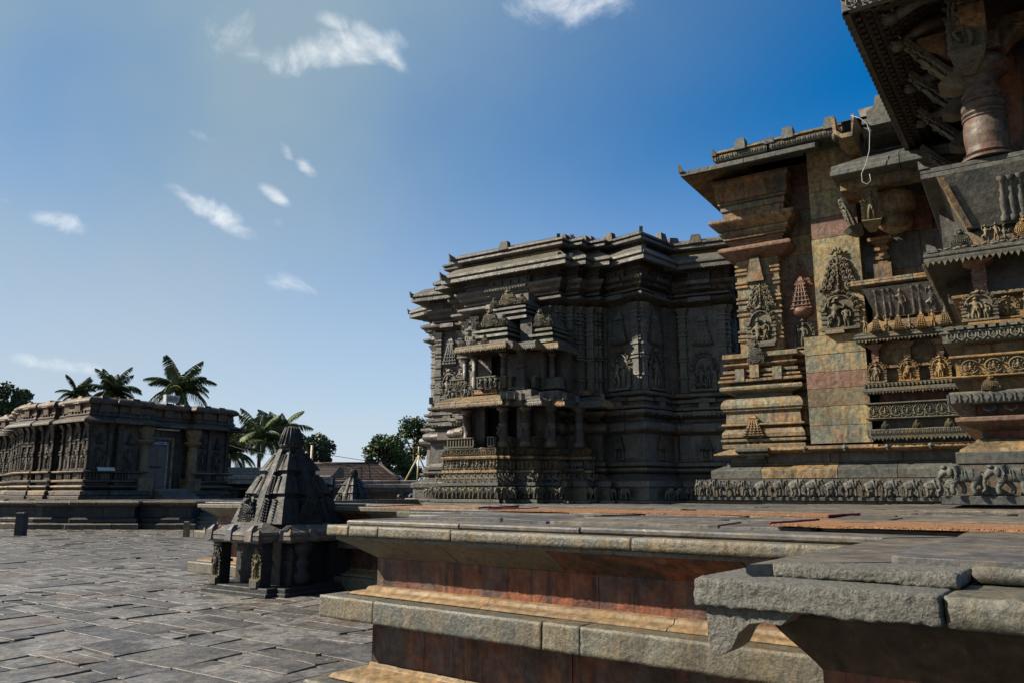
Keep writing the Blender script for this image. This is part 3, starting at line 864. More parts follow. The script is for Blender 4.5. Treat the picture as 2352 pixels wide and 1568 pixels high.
# the near corner: thick pitted coping stones, roughened as geometry
def rough_block(x0, x1, y0, y1, z0, z1, step, amp, seed, rad=.02, cut=None):
    nx, ny, nz_ = [max(2, int((b - a) / step)) for a, b in ((x0, x1), (y0, y1), (z0, z1))]
    bm = MB(); idx = {}

    def vert(i, j, k):
        if (i, j, k) in idx: return idx[(i, j, k)]
        x, y, z = x0 + (x1 - x0) * i / nx, y0 + (y1 - y0) * j / ny, z0 + (z1 - z0) * k / nz_
        # round the arrises
        p = Vector((x, y, z))
        q = Vector((min(max(x, x0 + rad), x1 - rad), min(max(y, y0 + rad), y1 - rad), min(max(z, z0 + rad), z1 - rad)))
        d = p - q
        nn = d.normalized() if d.length > 1e-6 else Vector((0, 0, 1))
        p = q + nn * min(d.length, rad)
        s = Vector((seed, seed * 2, 0))
        # no upward pits on the walked top: only the edges are rough
        edge = max(0, 1 - max(0, (y - y0)) / .11) if k == nz_ else 1
        a = amp * (.25 + .75 * edge)
        h = mnoise.fractal(p * 34 + s, .9, 2.1, 3) * a + mnoise.noise(p * 60 + s) * a * .8 + mnoise.noise(p * 5 + s) * a * 1.4
        p += nn * h
        bm.v.append(tuple(p)); idx[(i, j, k)] = len(bm.v) - 1
        return idx[(i, j, k)]
    for i in range(nx):
        for j in range(ny):
            bm.f.append((vert(i, j, 0), vert(i, j + 1, 0), vert(i + 1, j + 1, 0), vert(i + 1, j, 0)))
            bm.f.append((vert(i, j, nz_), vert(i + 1, j, nz_), vert(i + 1, j + 1, nz_), vert(i, j + 1, nz_)))
    for i in range(nx):
        for k in range(nz_):
            bm.f.append((vert(i, 0, k), vert(i + 1, 0, k), vert(i + 1, 0, k + 1), vert(i, 0, k + 1)))
            bm.f.append((vert(i, ny, k), vert(i, ny, k + 1), vert(i + 1, ny, k + 1), vert(i + 1, ny, k)))
    for j in range(ny):
        for k in range(nz_):
            bm.f.append((vert(0, j, k), vert(0, j, k + 1), vert(0, j + 1, k + 1), vert(0, j + 1, k)))
            bm.f.append((vert(nx, j, k), vert(nx, j + 1, k), vert(nx, j + 1, k + 1), vert(nx, j, k + 1)))
    bm.sm = [True] * len(bm.f)
    return bm


r_ = random.Random(17)
for nm, ya, yb, za, zb, cuts in (('coping_slab', -.012, .5, 1.205, 1.293, [-.012, .28, .66, 1.5, 3.12, 4.49]), ('string_slab', -.04, .3, .503, .69, [-.04, .66, 2.4, 2.72, 4.47])):
    for k in range(len(cuts) - 1):
        dy = r_.uniform(-.005, .005); dz = r_.uniform(-.003, .003)
        ob(nm, rough_block(cuts[k] + .0015, cuts[k + 1] - .0015, ya + dy, yb, za + dz * .3, zb + dz, .022, .0035, k * 1.7 + za, .007), 'slab', plat)
ob('coping_slab', rough_block(4.50, 5.30, -2.00, -1.10, 1.195, 1.29, .010, .0055, 3.1, .01), 'pitted', plat, label='pitted grey granite corner coping')
ob('coping_slab', rough_block(4.50, 5.02, -1.09, .0, 1.195, 1.29, .03, .006, 4.1, .016), 'pitted', plat, label='pitted grey granite coping')
ob('upper_coping', rough_block(4.72, 5.32, -1.80, -.9, 1.292, 1.335, .010, .0055, 5.1, .01), 'pitted', plat, label='pitted grey granite second coping')
ob('coping_slab', rough_block(5.303, 6.6, -1.985, -1.3, 1.19, 1.288, .03, .003, 6.1, .012), 'slab', plat)
ob('coping_slab', rough_block(6.615, 8.0, -1.985, -1.3, 1.19, 1.288, .04, .003, 7.1, .012), 'slab', plat)
ob('upper_coping', rough_block(5.33, 5.9, -1.62, -1.2, 1.292, 1.35, .03, .004, 8.1, .012), 'slab', plat)
ob('upper_coping', rough_block(5.92, 7.2, -1.75, -1.2, 1.292, 1.34, .04, .003, 9.1, .012), 'pave2', plat)
hk = MB()                                      # down-turned corner hook under the near coping
hk.prism([(4.535, 1.193), (4.535, 1.075), (4.55, 1.04), (4.585, 1.03), (4.62, 1.055), (4.65, 1.11), (4.69, 1.145), (4.74, 1.155), (4.80, 1.15), (4.85, 1.193)], -1.97, -1.80)
ob('corner_hook', hk, 'pitted', plat)
hk2 = MB(); hk2.prism([(.02, 1.17), (.05, 1.13), (.12, 1.09), (.2, 1.07), (.25, 1.09), (.3, 1.17)], .1, .16)

# ------------------------------------------------------------------ coir mats on the platform floor


def mat_runner(x, y, ln, wd, z, label, rz=PA, seed=1, rim=True):
    r = random.Random(seed)
    t = thing('floor_mat', label, 'mat', (x, y, z), rz, 'orange coir mats laid on the temple platform')
    nx, ny = int(ln / .09), max(4, int(wd / .12))
    b = MB()

    def zz(u, v):
        return .012 + .014 * mnoise.noise(Vector((u * 1.1 + seed * 9, v * .6, 0))) + .006 * mnoise.noise(Vector((u * 4 + seed, v * 4, 3)))
    top = lambda i, j: (ln * i / nx, wd * j / ny + (.03 * mnoise.noise(Vector((i * .15, seed, 0))) if j in (0, ny) else 0), zz(ln * i / nx, wd * j / ny) + .004)
    vs = [top(i, j) for i in range(nx + 1) for j in range(ny + 1)]
    fs = [(i * (ny + 1) + j, (i + 1) * (ny + 1) + j, (i + 1) * (ny + 1) + j + 1, i * (ny + 1) + j + 1) for i in range(nx) for j in range(ny)]
    b.add(vs, fs, None, True)
    for j in (0, ny):
        e = [top(i, j) for i in range(nx + 1)]
        n = len(e)
        b.add(e + [(p[0], p[1], p[2] - .014) for p in e], [(i, i + 1, i + 1 + n, i + n) for i in range(n - 1)], None, False)
    ob('weave', b, 'mat', t)
    for i in ((0, nx) if rim else (0,)):
        e = [top(i, j) for j in range(ny + 1)]
        b2 = MB(); b2.tube([(p[0], p[1], p[2] + .003) for p in e], .011, 5); ob('binding', b2, 'trim', t)
    return t


mat_runner(1.68, 5.24, 3.6, 1.0, 1.372, 'nearest orange coir mat with red binding, beside the platform edge on the right', seed=3)
mat_runner(-.27, 9.0, 3.7, .95, 1.374, 'long orange coir mat across the middle of the platform before the temple', seed=5)
mat_runner(-1.75, 10.6, 1.7, .8, 1.374, 'small far orange coir mat beside the black shrine tower', seed=8)

# ------------------------------------------------------------------ temple hall (with its porch on the right)
HA = R(-33)
hall = thing('temple_hall', 'tall carved temple hall with wide eaves, elephant frieze and overhanging porch at right', 'temple', (3.47, 15.0, 0), HA)
A = [(0, 2.6), (0, 0), (4.6, 0)]
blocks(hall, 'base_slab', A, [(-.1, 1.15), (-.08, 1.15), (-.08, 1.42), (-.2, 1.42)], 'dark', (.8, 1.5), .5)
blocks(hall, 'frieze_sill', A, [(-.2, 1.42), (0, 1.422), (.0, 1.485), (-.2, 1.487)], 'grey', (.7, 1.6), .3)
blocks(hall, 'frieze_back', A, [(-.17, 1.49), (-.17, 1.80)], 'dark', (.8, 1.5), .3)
ex = .16
for i in range(15):
    lf = i < 4
    mot('elephant', ELE[(i * 2 + i // 3) % 3], 'grey', hall, (ex + rnd.uniform(-.02, .02), -.03, 1.488), (.215 if i < 4 else .235) * rnd.uniform(.93, 1.06), .315 * rnd.uniform(.92, 1.02), 0, .4 * rnd.uniform(.85, 1.1), mirror=lf)
    ex += .265 if i < 4 else .3
for i in range(7): mot('elephant', ELE[i % 3], 'grey', hall, (.03, .2 + i * .3, 1.488), .23, .315, -math.pi / 2, .36)
B_ = [(.22, 2.6), (.22, .22), (4.75, .22)]
blocks(hall, 'plinth_slab', B_, [(-.02, 1.805), (0, 1.81), (0, 1.965), (-.03, 1.975), (-.2, 2.05), (-.24, 2.055), (-.24, 2.09), (-.3, 2.1)], 'grey', (.9, 1.8), .5, mats=['grey', 'hall', 'grey'])
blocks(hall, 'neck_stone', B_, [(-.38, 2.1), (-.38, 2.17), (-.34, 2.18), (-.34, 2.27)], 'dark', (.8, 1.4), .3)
C1 = [(.6, 2.6), (.6, .5), (1.3, .5)]
blocks(hall, 'drip_moulding', C1, [(.0, 2.2), (.30, 2.235), (.31, 2.26), (.06, 2.37), (.04, 2.375)], 'hall', (.5, .9), .4)
C2 = [(1.3, .3), (4.7, .3)]
blocks(hall, 'string_course', C2, [(-.05, 2.26), (.06, 2.29), (.1, 2.32), (.06, 2.37), (-.05, 2.385)], 'hall', (1.0, 1.9), .3)
for x in (1.95, 2.62, 3.3, 3.95):
    b = MB(); b.add([(x - .055, .2, 2.33), (x, .2, 2.265), (x + .055, .2, 2.33), (x, .2, 2.395), (x, .165, 2.33)], [(0, 1, 4), (1, 2, 4), (2, 3, 4), (3, 0, 4)])
    ob('diamond_boss', b, 'grey', hall)
# tall moulded base of the left pilaster and of the recess beside it
C3 = [(.6, 2.6), (.6, .62), (1.72, .62), (1.72, .86), (2.15, .86)]
blocks(hall, 'base_course', C3, [(.2, 2.38), (.2, 2.45), (.13, 2.47), (.13, 2.49), (.22, 2.50), (.22, 2.55), (.1, 2.565)], 'hall', (.6, 1.3), .4)
blocks(hall, 'base_course', C3, [(.1, 2.565), (.2, 2.58), (.2, 2.66), (.14, 2.75), (.1, 2.79)], 'hall', (.6, 1.3), .4)
blocks(hall, 'base_course', C3, [(.1, 2.79), (.2, 2.80), (.2, 2.84), (.12, 2.85)], 'hall', (.6, 1.3), .4)
blocks(hall, 'base_panel', C3, [(.14, 2.85), (.12, 3.05), (.12, 3.07)], 'hall', (.7, 1.3), .4)
blocks(hall, 'torus_course', C3, [(.12, 3.07), (.17, 3.075), (.17, 3.12), (.2, 3.13), (.2, 3.2), (.18, 3.27), (.12, 3.32), (.03, 3.335)], 'pier', (.7, 1.3), .4, c=.02)
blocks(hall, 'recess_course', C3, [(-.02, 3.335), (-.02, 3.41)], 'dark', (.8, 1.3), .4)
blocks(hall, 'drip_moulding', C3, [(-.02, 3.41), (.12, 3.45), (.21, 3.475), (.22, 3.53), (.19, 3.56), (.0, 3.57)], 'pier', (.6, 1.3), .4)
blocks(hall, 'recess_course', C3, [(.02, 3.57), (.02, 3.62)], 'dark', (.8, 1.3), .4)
blocks(hall, 'base_course', C3, [(.05, 3.62), (.22, 3.63), (.22, 3.685), (.14, 3.69), (.14, 3.71), (.19, 3.72), (.19, 3.76), (.08, 3.77), (.08, 3.8)], 'hall', (.6, 1.3), .4)
blocks(hall, 'base_course', C3, [(.05, 3.8), (.14, 3.81), (.14, 3.87), (.05, 3.88)], 'hall', (.6, 1.3), .4)
blocks(hall, 'base_course', C3, [(.0, 3.88), (.03, 3.9), (.13, 3.97), (.13, 4.0), (.02, 4.01), (.02, 4.08)], 'hall', (.6, 1.3), .4)
blocks(hall, 'base_course', C3, [(.02, 4.08), (.14, 4.1), (.14, 4.19), (.03, 4.2)], 'pier', (.6, 1.3), .4)
for (x, z) in ((.72, 3.64), (1.42, 3.64), (1.0, 3.7)):
    b = MB(); b.box(x, x + .17, .38, .5, z, z + .24); ob('key_block', b, 'pier', hall)
mot('emblem_plaque', GAB, 'carved', hall, (1.12, .46, 3.98), .34, .42, 0, .4)
t1 = mot('shrine_relief', TOWF, 'hall', hall, (1.0, .5, 2.32), .42, .3, 0, .6)
blocks(hall, 'shelf', [(.72, .3), (1.32, .3)], [(0, 2.27), (.16, 2.3), (.17, 2.36), (0, 2.37)], 'grey', (1, 2), .3)
b = MB(); b.box(.9, 1.22, .24, .4, 2.17, 2.24); ob('perforated_block', b, 'carved', hall)
# pilaster shaft, wall behind, recess wall
def wall_blocks(par, name, x0, x1, y, th, zs, mat, mats=None, seed=1, L=(.5, 1.1), jit=.006, side=None):
    r = random.Random(seed)
    for k in range(len(zs) - 1):
        cuts = [x0]
        while x1 - cuts[-1] > L[1] * 1.2: cuts.append(cuts[-1] + r.uniform(*L))
        cuts.append(x1)
        for i in range(len(cuts) - 1):
            j = r.uniform(-jit, jit)
            b = MB(); g_ = .004; a0, a1, z0, z1 = cuts[i] + g_, cuts[i + 1] - g_, zs[k] + g_, zs[k + 1] - g_
            b.box(a0, a1, y + j, y + th, z0, z1)
            ob(name, b, (mats[r.randrange(len(mats))] if mats else mat), par)


wall_blocks(hall, 'wall_stone', 1.5, 2.3, .95, .3, [4.2, 4.75, 5.3, 5.62, 6.1, 6.5, 7.0, 7.5, 8.0], 'hall', ['hall', 'hall', 'pink'], 3)
wall_blocks(hall, 'pilaster_stone', .76, 1.58, .70, .4, [4.2, 4.7, 5.25, 5.72, 6.1], 'pier', None, 4, (2, 3))
for s, (x0, x1) in enumerate(((.76, .95), (1.42, 1.58))):
    for z in (4.45, 4.52, 4.62, 4.95, 5.05, 5.2, 5.28, 5.52, 5.6, 5.78, 5.86, 5.95):
        b = MB(); b.cbox(x0 - .025, x1 + .025, .665, .8, z, z + .045, .012); ob('pilaster_band', b, 'hall', hall)
b = MB(); b.prism([(.98, 5.6), (1.32, 5.6), (1.24, 6.08), (1.08, 6.08)], .56, .72); ob('wedge_block', b, 'hall', hall)
blocks(hall, 'side_wall', [(.76, 2.6), (.76, .75)], [(0, 4.2), (0, 7.6)], 'hall', (2, 3), .3)
CP = [(.76, 2.6), (.76, .70), (1.62, .70), (1.62, .95)]
for k, (pf, m_) in enumerate([
    ([(.02, 6.08), (.1, 6.12), (.2, 6.18), (.27, 6.235), (.27, 6.29), (.22, 6.33), (.05, 6.34)], 'pink'),
    ([(.05, 6.34), (.05, 6.39), (.09, 6.395), (.09, 6.43)], 'hall'),
    ([(.1, 6.43), (.13, 6.435), (.13, 6.48), (.1, 6.485)], 'pink'),
    ([(.14, 6.485), (.18, 6.49), (.18, 6.54), (.15, 6.55)], 'hall'),
    ([(.18, 6.55), (.24, 6.6), (.24, 6.66), (.2, 6.67)], 'hall'),
    ([(.24, 6.67), (.3, 6.72), (.38, 6.79), (.4, 6.82), (.4, 6.87), (.3, 6.9)], 'hall'),
    ([(.16, 6.9), (.16, 7.08)], 'hall'),
    ([(.17, 7.08), (.2, 7.09), (.2, 7.2), (.17, 7.21)], 'pier'),
    ([(.2, 7.21), (.24, 7.22), (.24, 7.27), (.22, 7.28)], 'hall'),
    ([(.24, 7.28), (.27, 7.33), (.27, 7.6), (.32, 7.66), (.32, 7.72)], 'hall')]):
    blocks(hall, 'capital_course', CP, pf, m_, (.9, 1.4), .4, c=.008, seed=50 + k)
# relief panels
mot('leaf_canopy', TOR, 'carved', hall, (1.22, .66, 5.06), .56, .72, 0, .7)
mot('deity_panel', NIC[2], 'carved', hall, (1.2, .66, 4.36), .56, .5, 0, .75)
b = MB(); b.cbox(.96, 1.46, .54, .7, 4.3, 4.38); ob('panel_sill', b, 'carved', hall)
mot('leaf_canopy', TOR, 'pink', hall, (1.93, .92, 5.45), .42, .5, 0, .5)
mot('tower_relief', TOW, 'pink', hall, (1.93, .9, 4.95), .42, .52, 0, .6)
b = MB(); b.lathe([(.02, 4.8), (.06, 4.83), (.16, 4.88), (.2, 4.93), (.2, 4.99), (.16, 5.02)], (1.93, .9), 12); ob('bowl_corbel', b, 'pink', hall)
mot('deity_panel', NIC[3], 'carved', hall, (1.93, .9, 4.24), .4, .38, 0, .6)
# pier
wall_blocks(hall, 'pier_stone', 2.02, 3.06, .40, .6, [2.42, 2.74, 3.08, 3.4, 3.7, 4.02, 4.36], 'pier', ['pier', 'pier', 'ochre', 'pink', 'pier'], 12, (.55, 1.2), .008)
wall_blocks(hall, 'pier_stone', 2.27, 3.1, .45, .6, [4.37, 6.2], 'pier', None, 5, (2, 3))
wall_blocks(hall, 'pier_stone', 2.28, 3.1, .445, .6, [6.2, 6.6], 'pink', None, 6, (2, 3))
wall_blocks(hall, 'pier_stone', 2.29, 3.1, .45, .6, [6.6, 7.12, 7.6, 7.95], 'pier', None, 7, (2, 3))
mot('leaf_canopy', TOR, 'carved', hall, (2.7, .43, 5.16), .66, .80, 0, .8)
mot('deity_panel', NIC[1], 'carved', hall, (2.68, .43, 4.42), .66, .50, 0, .8)
b = MB(); b.cbox(2.42, 2.75, .28, .45, 4.36, 4.42); ob('panel_sill', b, 'carved', hall)
# eaves over pilaster and pier
EV = [(.08, 2.6), (.08, -.4), (2.62, -.4)]
blocks(hall, 'eave_slab', EV, [(-.75, 7.95), (-.7, 7.92), (-.06, 7.66), (0, 7.66), (.0, 7.75), (-.02, 7.76), (-.12, 7.80), (-.4, 7.92), (-.5, 7.95)], 'hall', (1.0, 1.5), 1.6, c=.006, mats=['grey', 'hall', 'dark'])
sf = MB()                                       # dentils under the eave
for i in range(26):
    for j in range(7):
        u = .2 + i * .09; v = -.28 + j * .13
        z = 7.70 + (v + .4) * .38
        if (i + j) % 2: sf.box(u, u + .06, v, v + .07, z - .03, z + .04)
ob('soffit_dentils', sf, 'dark', hall, kind='stuff')
b = MB(); b.frus((.06, .16, -.43, -.33), 7.74, (.05, .08, -.45, -.41), 7.9); ob('corner_horn', b, 'hall', hall)
PB = [(.66, 2.6), (.66, -.1), (1.7, -.1), (1.7, -.02), (1.75, -.02), (1.75, -.12), (3.05, -.12)]
blocks(hall, 'parapet_course', PB, [(-.1, 7.92), (-.02, 7.93), (0, 7.96), (0, 8.06), (-.04, 8.07)], 'grey', (.8, 1.3), .5)
blocks(hall, 'parapet_course', PB, [(-.04, 8.07), (.03, 8.08), (.03, 8.12), (-.06, 8.13), (-.06, 8.17), (-.12, 8.18), (-.3, 8.22)], 'hall', (.8, 1.3), .5)
teeth(hall, 'relief_band', PB, 7.97, .09, .075, 'carved', 0.0, th=.015, lozenge=True)
for x in (1.2, 2.1, 2.85):
    b = MB(); b.frus((x - .11, x + .11, -.17, .1), 8.06, (x - .085, x + .085, -.12, .1), 8.3); ob('parapet_block', b, 'grey', hall)
for x, yy in ((.66, -.1), (1.68, -.1), (1.78, -.12)):
    b = MB(); b.prism([(x - .02, 8.05), (x + .08, 8.05), (x + .05, 8.12), (x, 8.22)], yy - .04, yy + .06); ob('corner_horn', b, 'grey', hall)
rf = MB(); rf.add([(.7, 0, 8.17), (4.9, -.1, 8.17), (4.9, 3.6, 8.75), (.7, 3.6, 8.5), (.9, .2, 8.28), (4.9, .2, 8.3)], [(0, 1, 5, 4), (4, 5, 2, 3), (0, 4, 3)]); ob('roof', rf, 'old', hall)
# stone waterspout with its hanging wire
sp = MB(); sp.prism([(2.98, 7.95), (3.0, 7.68), (3.14, 7.56), (3.3, 7.56), (3.36, 7.95), (3.31, 7.95), (3.29, 7.64), (3.13, 7.64), (3.05, 7.72), (3.04, 7.95)], -.75, .4)
ob('waterspout', sp, 'hall', hall)
b = MB(); b.ball((3.0, -.5, 7.72), (.07, .12, .1)); b.ball((3.02, -.62, 7.8), (.05, .06, .06)); b.ball((3.0, -.35, 7.8), (.06, .1, .14)); ob('spout_mask', b, 'carved', hall)
b = MB(); b.prism([(3.55, 7.75), (3.95, 7.75), (3.98, 8.0), (3.85, 8.1), (3.82, 8.28), (3.68, 8.28), (3.66, 8.1), (3.52, 8.0)], -.55, -.2); ob('parapet_block', b, 'grey', hall)
PB2 = [(3.4, -.2), (5.2, -.2)]
blocks(hall, 'parapet_course', PB2, [(-.1, 7.7), (.0, 7.72), (.0, 7.9), (-.05, 7.92), (.04, 7.94), (.04, 8.02), (-.1, 8.1)], 'grey', (.7, 1.2), .5)
b = MB(); b.frus((3.4, 4.2, -.1, 1.2), 8.0, (3.3, 3.95, .2, 1.0), 8.45); ob('roof_block', b, 'pave2', hall)
E2 = [(2.92, .5), (2.92, -.85), (5.2, -.85)]
blocks(hall, 'eave_slab', E2, [(-.1, 6.86), (-.02, 6.86), (0, 6.87), (.0, 6.95), (-.015, 6.96), (-.015, 7.03), (-.05, 7.06), (-.55, 7.33), (-.6, 7.34)], 'grey', (1.0, 1.3), .9, c=.006, seed=77)
blocks(hall, 'soffit_beam', [(3.0, .3), (3.0, -.5), (5.2, -.5)], [(0, 6.7), (0, 6.86)], 'hall', (1, 2), .3)
wr = MB()
pts = [(3.3, -.7, 7.83), (3.35, -1.0, 7.81), (3.48, -1.0, 7.73), (3.58, -1.0, 7.6), (3.61, -1.0, 7.44), (3.58, -1.0, 7.13), (3.5, -1.0, 6.88), (3.43, -1.0, 6.75), (3.43, -1.0, 6.61), (3.5, -1.0, 6.55), (3.56, -1.0, 6.6), (3.55, -1.0, 6.72)]
wr.tube(pts, .0065, 5)
wire = ob('hanging_wire', wr, 'wire', None, (3.47, 15.0, 0), HA)
tag(wire, 'thin pale wire hanging in a loop over the grey eave slab beside the waterspout', 'wire')
# bracket figure under the eave, capital and pilaster beside it
HB = True
b = MB(); b.lathe([(.1, 5.98), (.2, 6.04), (.28, 6.12), (.28, 6.2), (.2, 6.3), (.34, 6.4), (.36, 6.6), (.3, 6.7)], (3.75, .1), 14); ob('pilaster_capital', b, 'hall', hall)
wall_blocks(hall, 'wall_stone', 3.05, 5.2, .75, .3, [4.9, 5.5, 6.15, 6.8, 7.4], 'hall', ['dark', 'hall', 'dark', 'red'], 9, (.8, 1.4))
b = MB()
for z, w in ((5.2, .15), (5.6, .11), (5.68, .13), (5.74, .1), (5.85, .13), (5.92, .1), (5.98, .14), (6.02, .2)):
    b.box(3.42 - w, 3.42 + w, .75 - w * 1.2, .8, z, z + (.4 if z == 5.2 else .06))
b.box(3.33, 3.51, .66, .8, 5.2, 6.05); ob('wall_pilaster', b, 'hall', hall)
# bay between pier and porch
BM = [(3.05, .8), (3.05, .2), (4.9, .2)]
def bm(name, prof, mat, off=0, c=.006, L=(.8, 1.5), **k): blocks(hall, name, [(3.05 + off, .8), (3.05 + off, .2 + off), (4.9, .2 + off)], prof, mat, L, .3, c=c, **k)
bm('shelf_slab', [(-.3, 5.06), (.0, 5.12), (.06, 5.13), (.06, 5.165), (.05, 5.17), (.06, 5.18), (.06, 5.215), (-.1, 5.23)], 'pier', -.05)
b = MB(); b.add([(3.3, .32, 4.55), (4.9, .32, 4.55), (4.9, .12, 5.06), (3.12, .12, 5.06), (3.3, .5, 4.55), (3.12, .5, 5.06), (4.9, .5, 4.55), (4.9, .5, 5.06)], [(0, 1, 2, 3), (0, 3, 5, 4), (4, 6, 1, 0), (3, 2, 7, 5)]); ob('sloping_seatback', b, 'dark', hall)
TL = math.atan2(.2, .51)
for i, x in enumerate((3.3, 3.43, 3.52, 3.88, 3.98, 4.34, 4.42, 4.5)):
    o = mot('colonnette', BAL, 'dark', hall, (x + .02, .33, 4.57), .085, .49); o.rotation_euler = (TL, 0, 0)
for x, k in ((3.7, 0), (4.18, 1), (4.62, 0)):
    o = mot('panel_figure', FIG[k], 'dark', hall, (x, .34, 4.58), .5, .46, 0, .4); o.rotation_euler = (TL, 0, 0)
bm('ledge_course', [(-.1, 4.28), (-.02, 4.3), (-.02, 4.4), (-.2, 4.55)], 'gold', 0)
bm('ledge_course', [(-.1, 4.14), (.1, 4.16), (.14, 4.17), (.14, 4.2), (.11, 4.21), (.12, 4.25), (0, 4.3)], 'carved', 0)
teeth(hall, 'drop_fringe', [(2.93, .06), (4.9, .06)], 4.14, .055, .035, 'carved', 0)
for i, x in enumerate((3.12, 3.3, 3.47, 3.65, 3.82, 4.0, 4.17, 4.35)):
    if i % 2: mot('tower_relief', TOW, 'gold', hall, (x, .12, 4.26), .2, .2, 0, .5)
    else: mot('ledge_figure', FIG[(i // 2) % 3], 'gold', hall, (x, .12, 4.26), .26, .3, 0, .4)
bm('back_wall', [(-.25, 3.38), (-.25, 4.15)], 'hall', 0)
for x in (3.22, 3.72, 4.22):
    b = MB(); b.box(x - .05, x + .05, .28, .42, 3.6, 4.15); b.frus((x - .06, x + .06, .27, .4), 4.0, (x - .14, x + .14, .2, .4), 4.08)
    for k in range(3): b.box(x - .058, x + .058, .27, .4, 3.86 + k * .04, 3.88 + k * .04)
    ob('recess_pillar', b, 'pink', hall)
bm('coping_course', [(-.2, 3.66), (-.12, 3.67), (-.12, 3.72), (-.2, 3.73)], 'gold', 0)
for i, x in enumerate((3.22, 3.72, 4.2)): mot('niche', NIC[3 + i % 2], 'gold', hall, (x, .28, 3.42), .32, .26, 0, .42)
bm('toothed_course', [(-.1, 3.24), (.04, 3.25), (.06, 3.26), (.06, 3.32), (.02, 3.34), (.02, 3.40), (-.1, 3.42)], 'carved', 0)
teeth(hall, 'stud_row', [(2.99, .14), (4.9, .14)], 3.25, .05, .03, 'carved')
b = MB()
for i in range(30): b.box(3.02 + i * .062, 3.05 + i * .062, .12, .2, 3.34, 3.40)
ob('stud_row', b, 'carved', hall, kind='stuff')
bm('recess_course', [(-.2, 3.07), (-.2, 3.24)], 'red', 0)
bm('scroll_course', [(-.05, 2.78), (.04, 2.79), (.04, 2.81), (-.02, 2.815), (-.02, 3.04), (.04, 3.045), (.04, 3.07), (-.05, 3.08)], 'carved', 0)
row(hall, 'scroll_medallion', SCR, 'carved', (3.05, .22), (4.6, .22), 2.81, .19, .235, n=9, d=.25)
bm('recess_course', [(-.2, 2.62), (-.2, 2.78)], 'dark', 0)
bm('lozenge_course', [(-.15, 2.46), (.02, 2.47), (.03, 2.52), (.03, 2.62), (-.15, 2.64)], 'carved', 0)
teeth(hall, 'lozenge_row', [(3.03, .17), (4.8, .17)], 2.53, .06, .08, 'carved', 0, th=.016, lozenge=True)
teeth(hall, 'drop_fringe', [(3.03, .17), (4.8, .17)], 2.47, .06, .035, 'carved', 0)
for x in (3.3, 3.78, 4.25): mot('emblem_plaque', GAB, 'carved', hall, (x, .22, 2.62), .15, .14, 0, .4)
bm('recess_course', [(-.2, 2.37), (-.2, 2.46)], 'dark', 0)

# porch: the same bands, standing 4.3 m further out
PX, PY = 4.40, -4.3
def pm(name, prof, mat, x=0, c=.008, L=(.8, 1.5), back=.4, **k): blocks(hall, name, [(PX + x, 0), (PX + x, PY + x), (PX + 3.4, PY + x)], prof, mat, L, back, c=c, **k)
pm('base_slab', [(-.3, 1.2), (.0, 1.2), (.0, 1.42), (-.3, 1.42)], 'dark', .12)
pm('step_slab', [(.0, 1.3), (.35, 1.3), (.35, 1.385), (.0, 1.4)], 'pave2', -.1, L=(.9, 1.6))
pm('frieze_sill', [(-.3, 1.44), (0, 1.442), (.0, 1.54), (-.3, 1.545)], 'grey')
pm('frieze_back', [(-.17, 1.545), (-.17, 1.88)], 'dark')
for i in range(5): mot('elephant', ELE[i % 3], 'grey', hall, (4.66 + i * .45, -4.32, 1.545), .33, .335, 0, .44, mirror=True)
pm('plinth_slab', [(-.02, 1.89), (0, 1.895), (0, 2.025), (-.02, 2.03)], 'grey', .17, L=(.9, 1.1), seed=4)
pm('plinth_slope', [(-.04, 2.03), (-.05, 2.06), (-.2, 2.15), (-.22, 2.18), (-.28, 2.19)], 'hall', .17, L=(.9, 1.1), seed=4)
pm('recess_course', [(-.2, 2.18), (-.2, 2.3)], 'red', .3)
pm('drip_moulding', [(-.15, 2.28), (.08, 2.36), (.1, 2.37), (.1, 2.42), (-.1, 2.45)], 'pink', .3)
pm('recess_course', [(-.12, 2.44), (-.12, 2.58)], 'red', .3)
pm('lozenge_course', [(-.1, 2.57), (.0, 2.575), (.0, 2.70), (-.02, 2.715), (-.1, 2.72)], 'grey', .17, seed=8)
teeth(hall, 'lozenge_row', [(4.57, 0), (4.57, -4.13), (7.8, -4.13)], 2.585, .105, .1, 'grey', 0.0, th=.022, lozenge=True)
b = MB()
for i in range(8): b.tube([(x_ + 4.75 + i * .21, -4.05, z_ + 2.53) for x_, z_ in ((-.05, .02), (-.06, -.02), (0, -.045), (.06, -.02), (.05, .02))], .014, 5)
ob('loop_pendants', b, 'carved', hall, kind='stuff')
pm('recess_course', [(-.1, 2.71), (-.1, 2.88)], 'hall', .3)
mot('emblem_plaque', GAB, 'gold', hall, (5.0, -4.1, 2.715), .2, .16, 0, .4)
pm('scroll_course', [(-.1, 2.87), (.03, 2.875), (.03, 2.895), (-.03, 2.9), (-.03, 3.10), (.03, 3.105), (.03, 3.135), (-.1, 3.14)], 'gold', .24)
row(hall, 'scroll_medallion', SCR, 'carved', (4.7, -4.05), (6.1, -4.05), 2.9, .22, .20, n=6, d=.3)
pm('recess_course', [(-.12, 3.13), (-.12, 3.3)], 'hall', .24)
pm('fringe_course', [(-.1, 3.27), (.0, 3.28), (.0, 3.38), (.02, 3.385), (.02, 3.41), (-.02, 3.42), (-.02, 3.47), (-.1, 3.48)], 'carved', .17)
b = MB()
for i in range(16):
    x = 4.66 + i * .105
    b.tube([(x - .04, -4.15, 3.375), (x - .042, -4.16, 3.33), (x, -4.165, 3.29), (x + .042, -4.16, 3.33), (x + .04, -4.15, 3.375)], .011, 5)
    b.box(x - .007, x + .007, -4.155, -4.13, 3.3, 3.375); b.box(x - .03, x + .03, -4.155, -4.13, 3.335, 3.35)
    b.box(x - .04, x + .03, -4.18, -4.12, 3.42, 3.465)
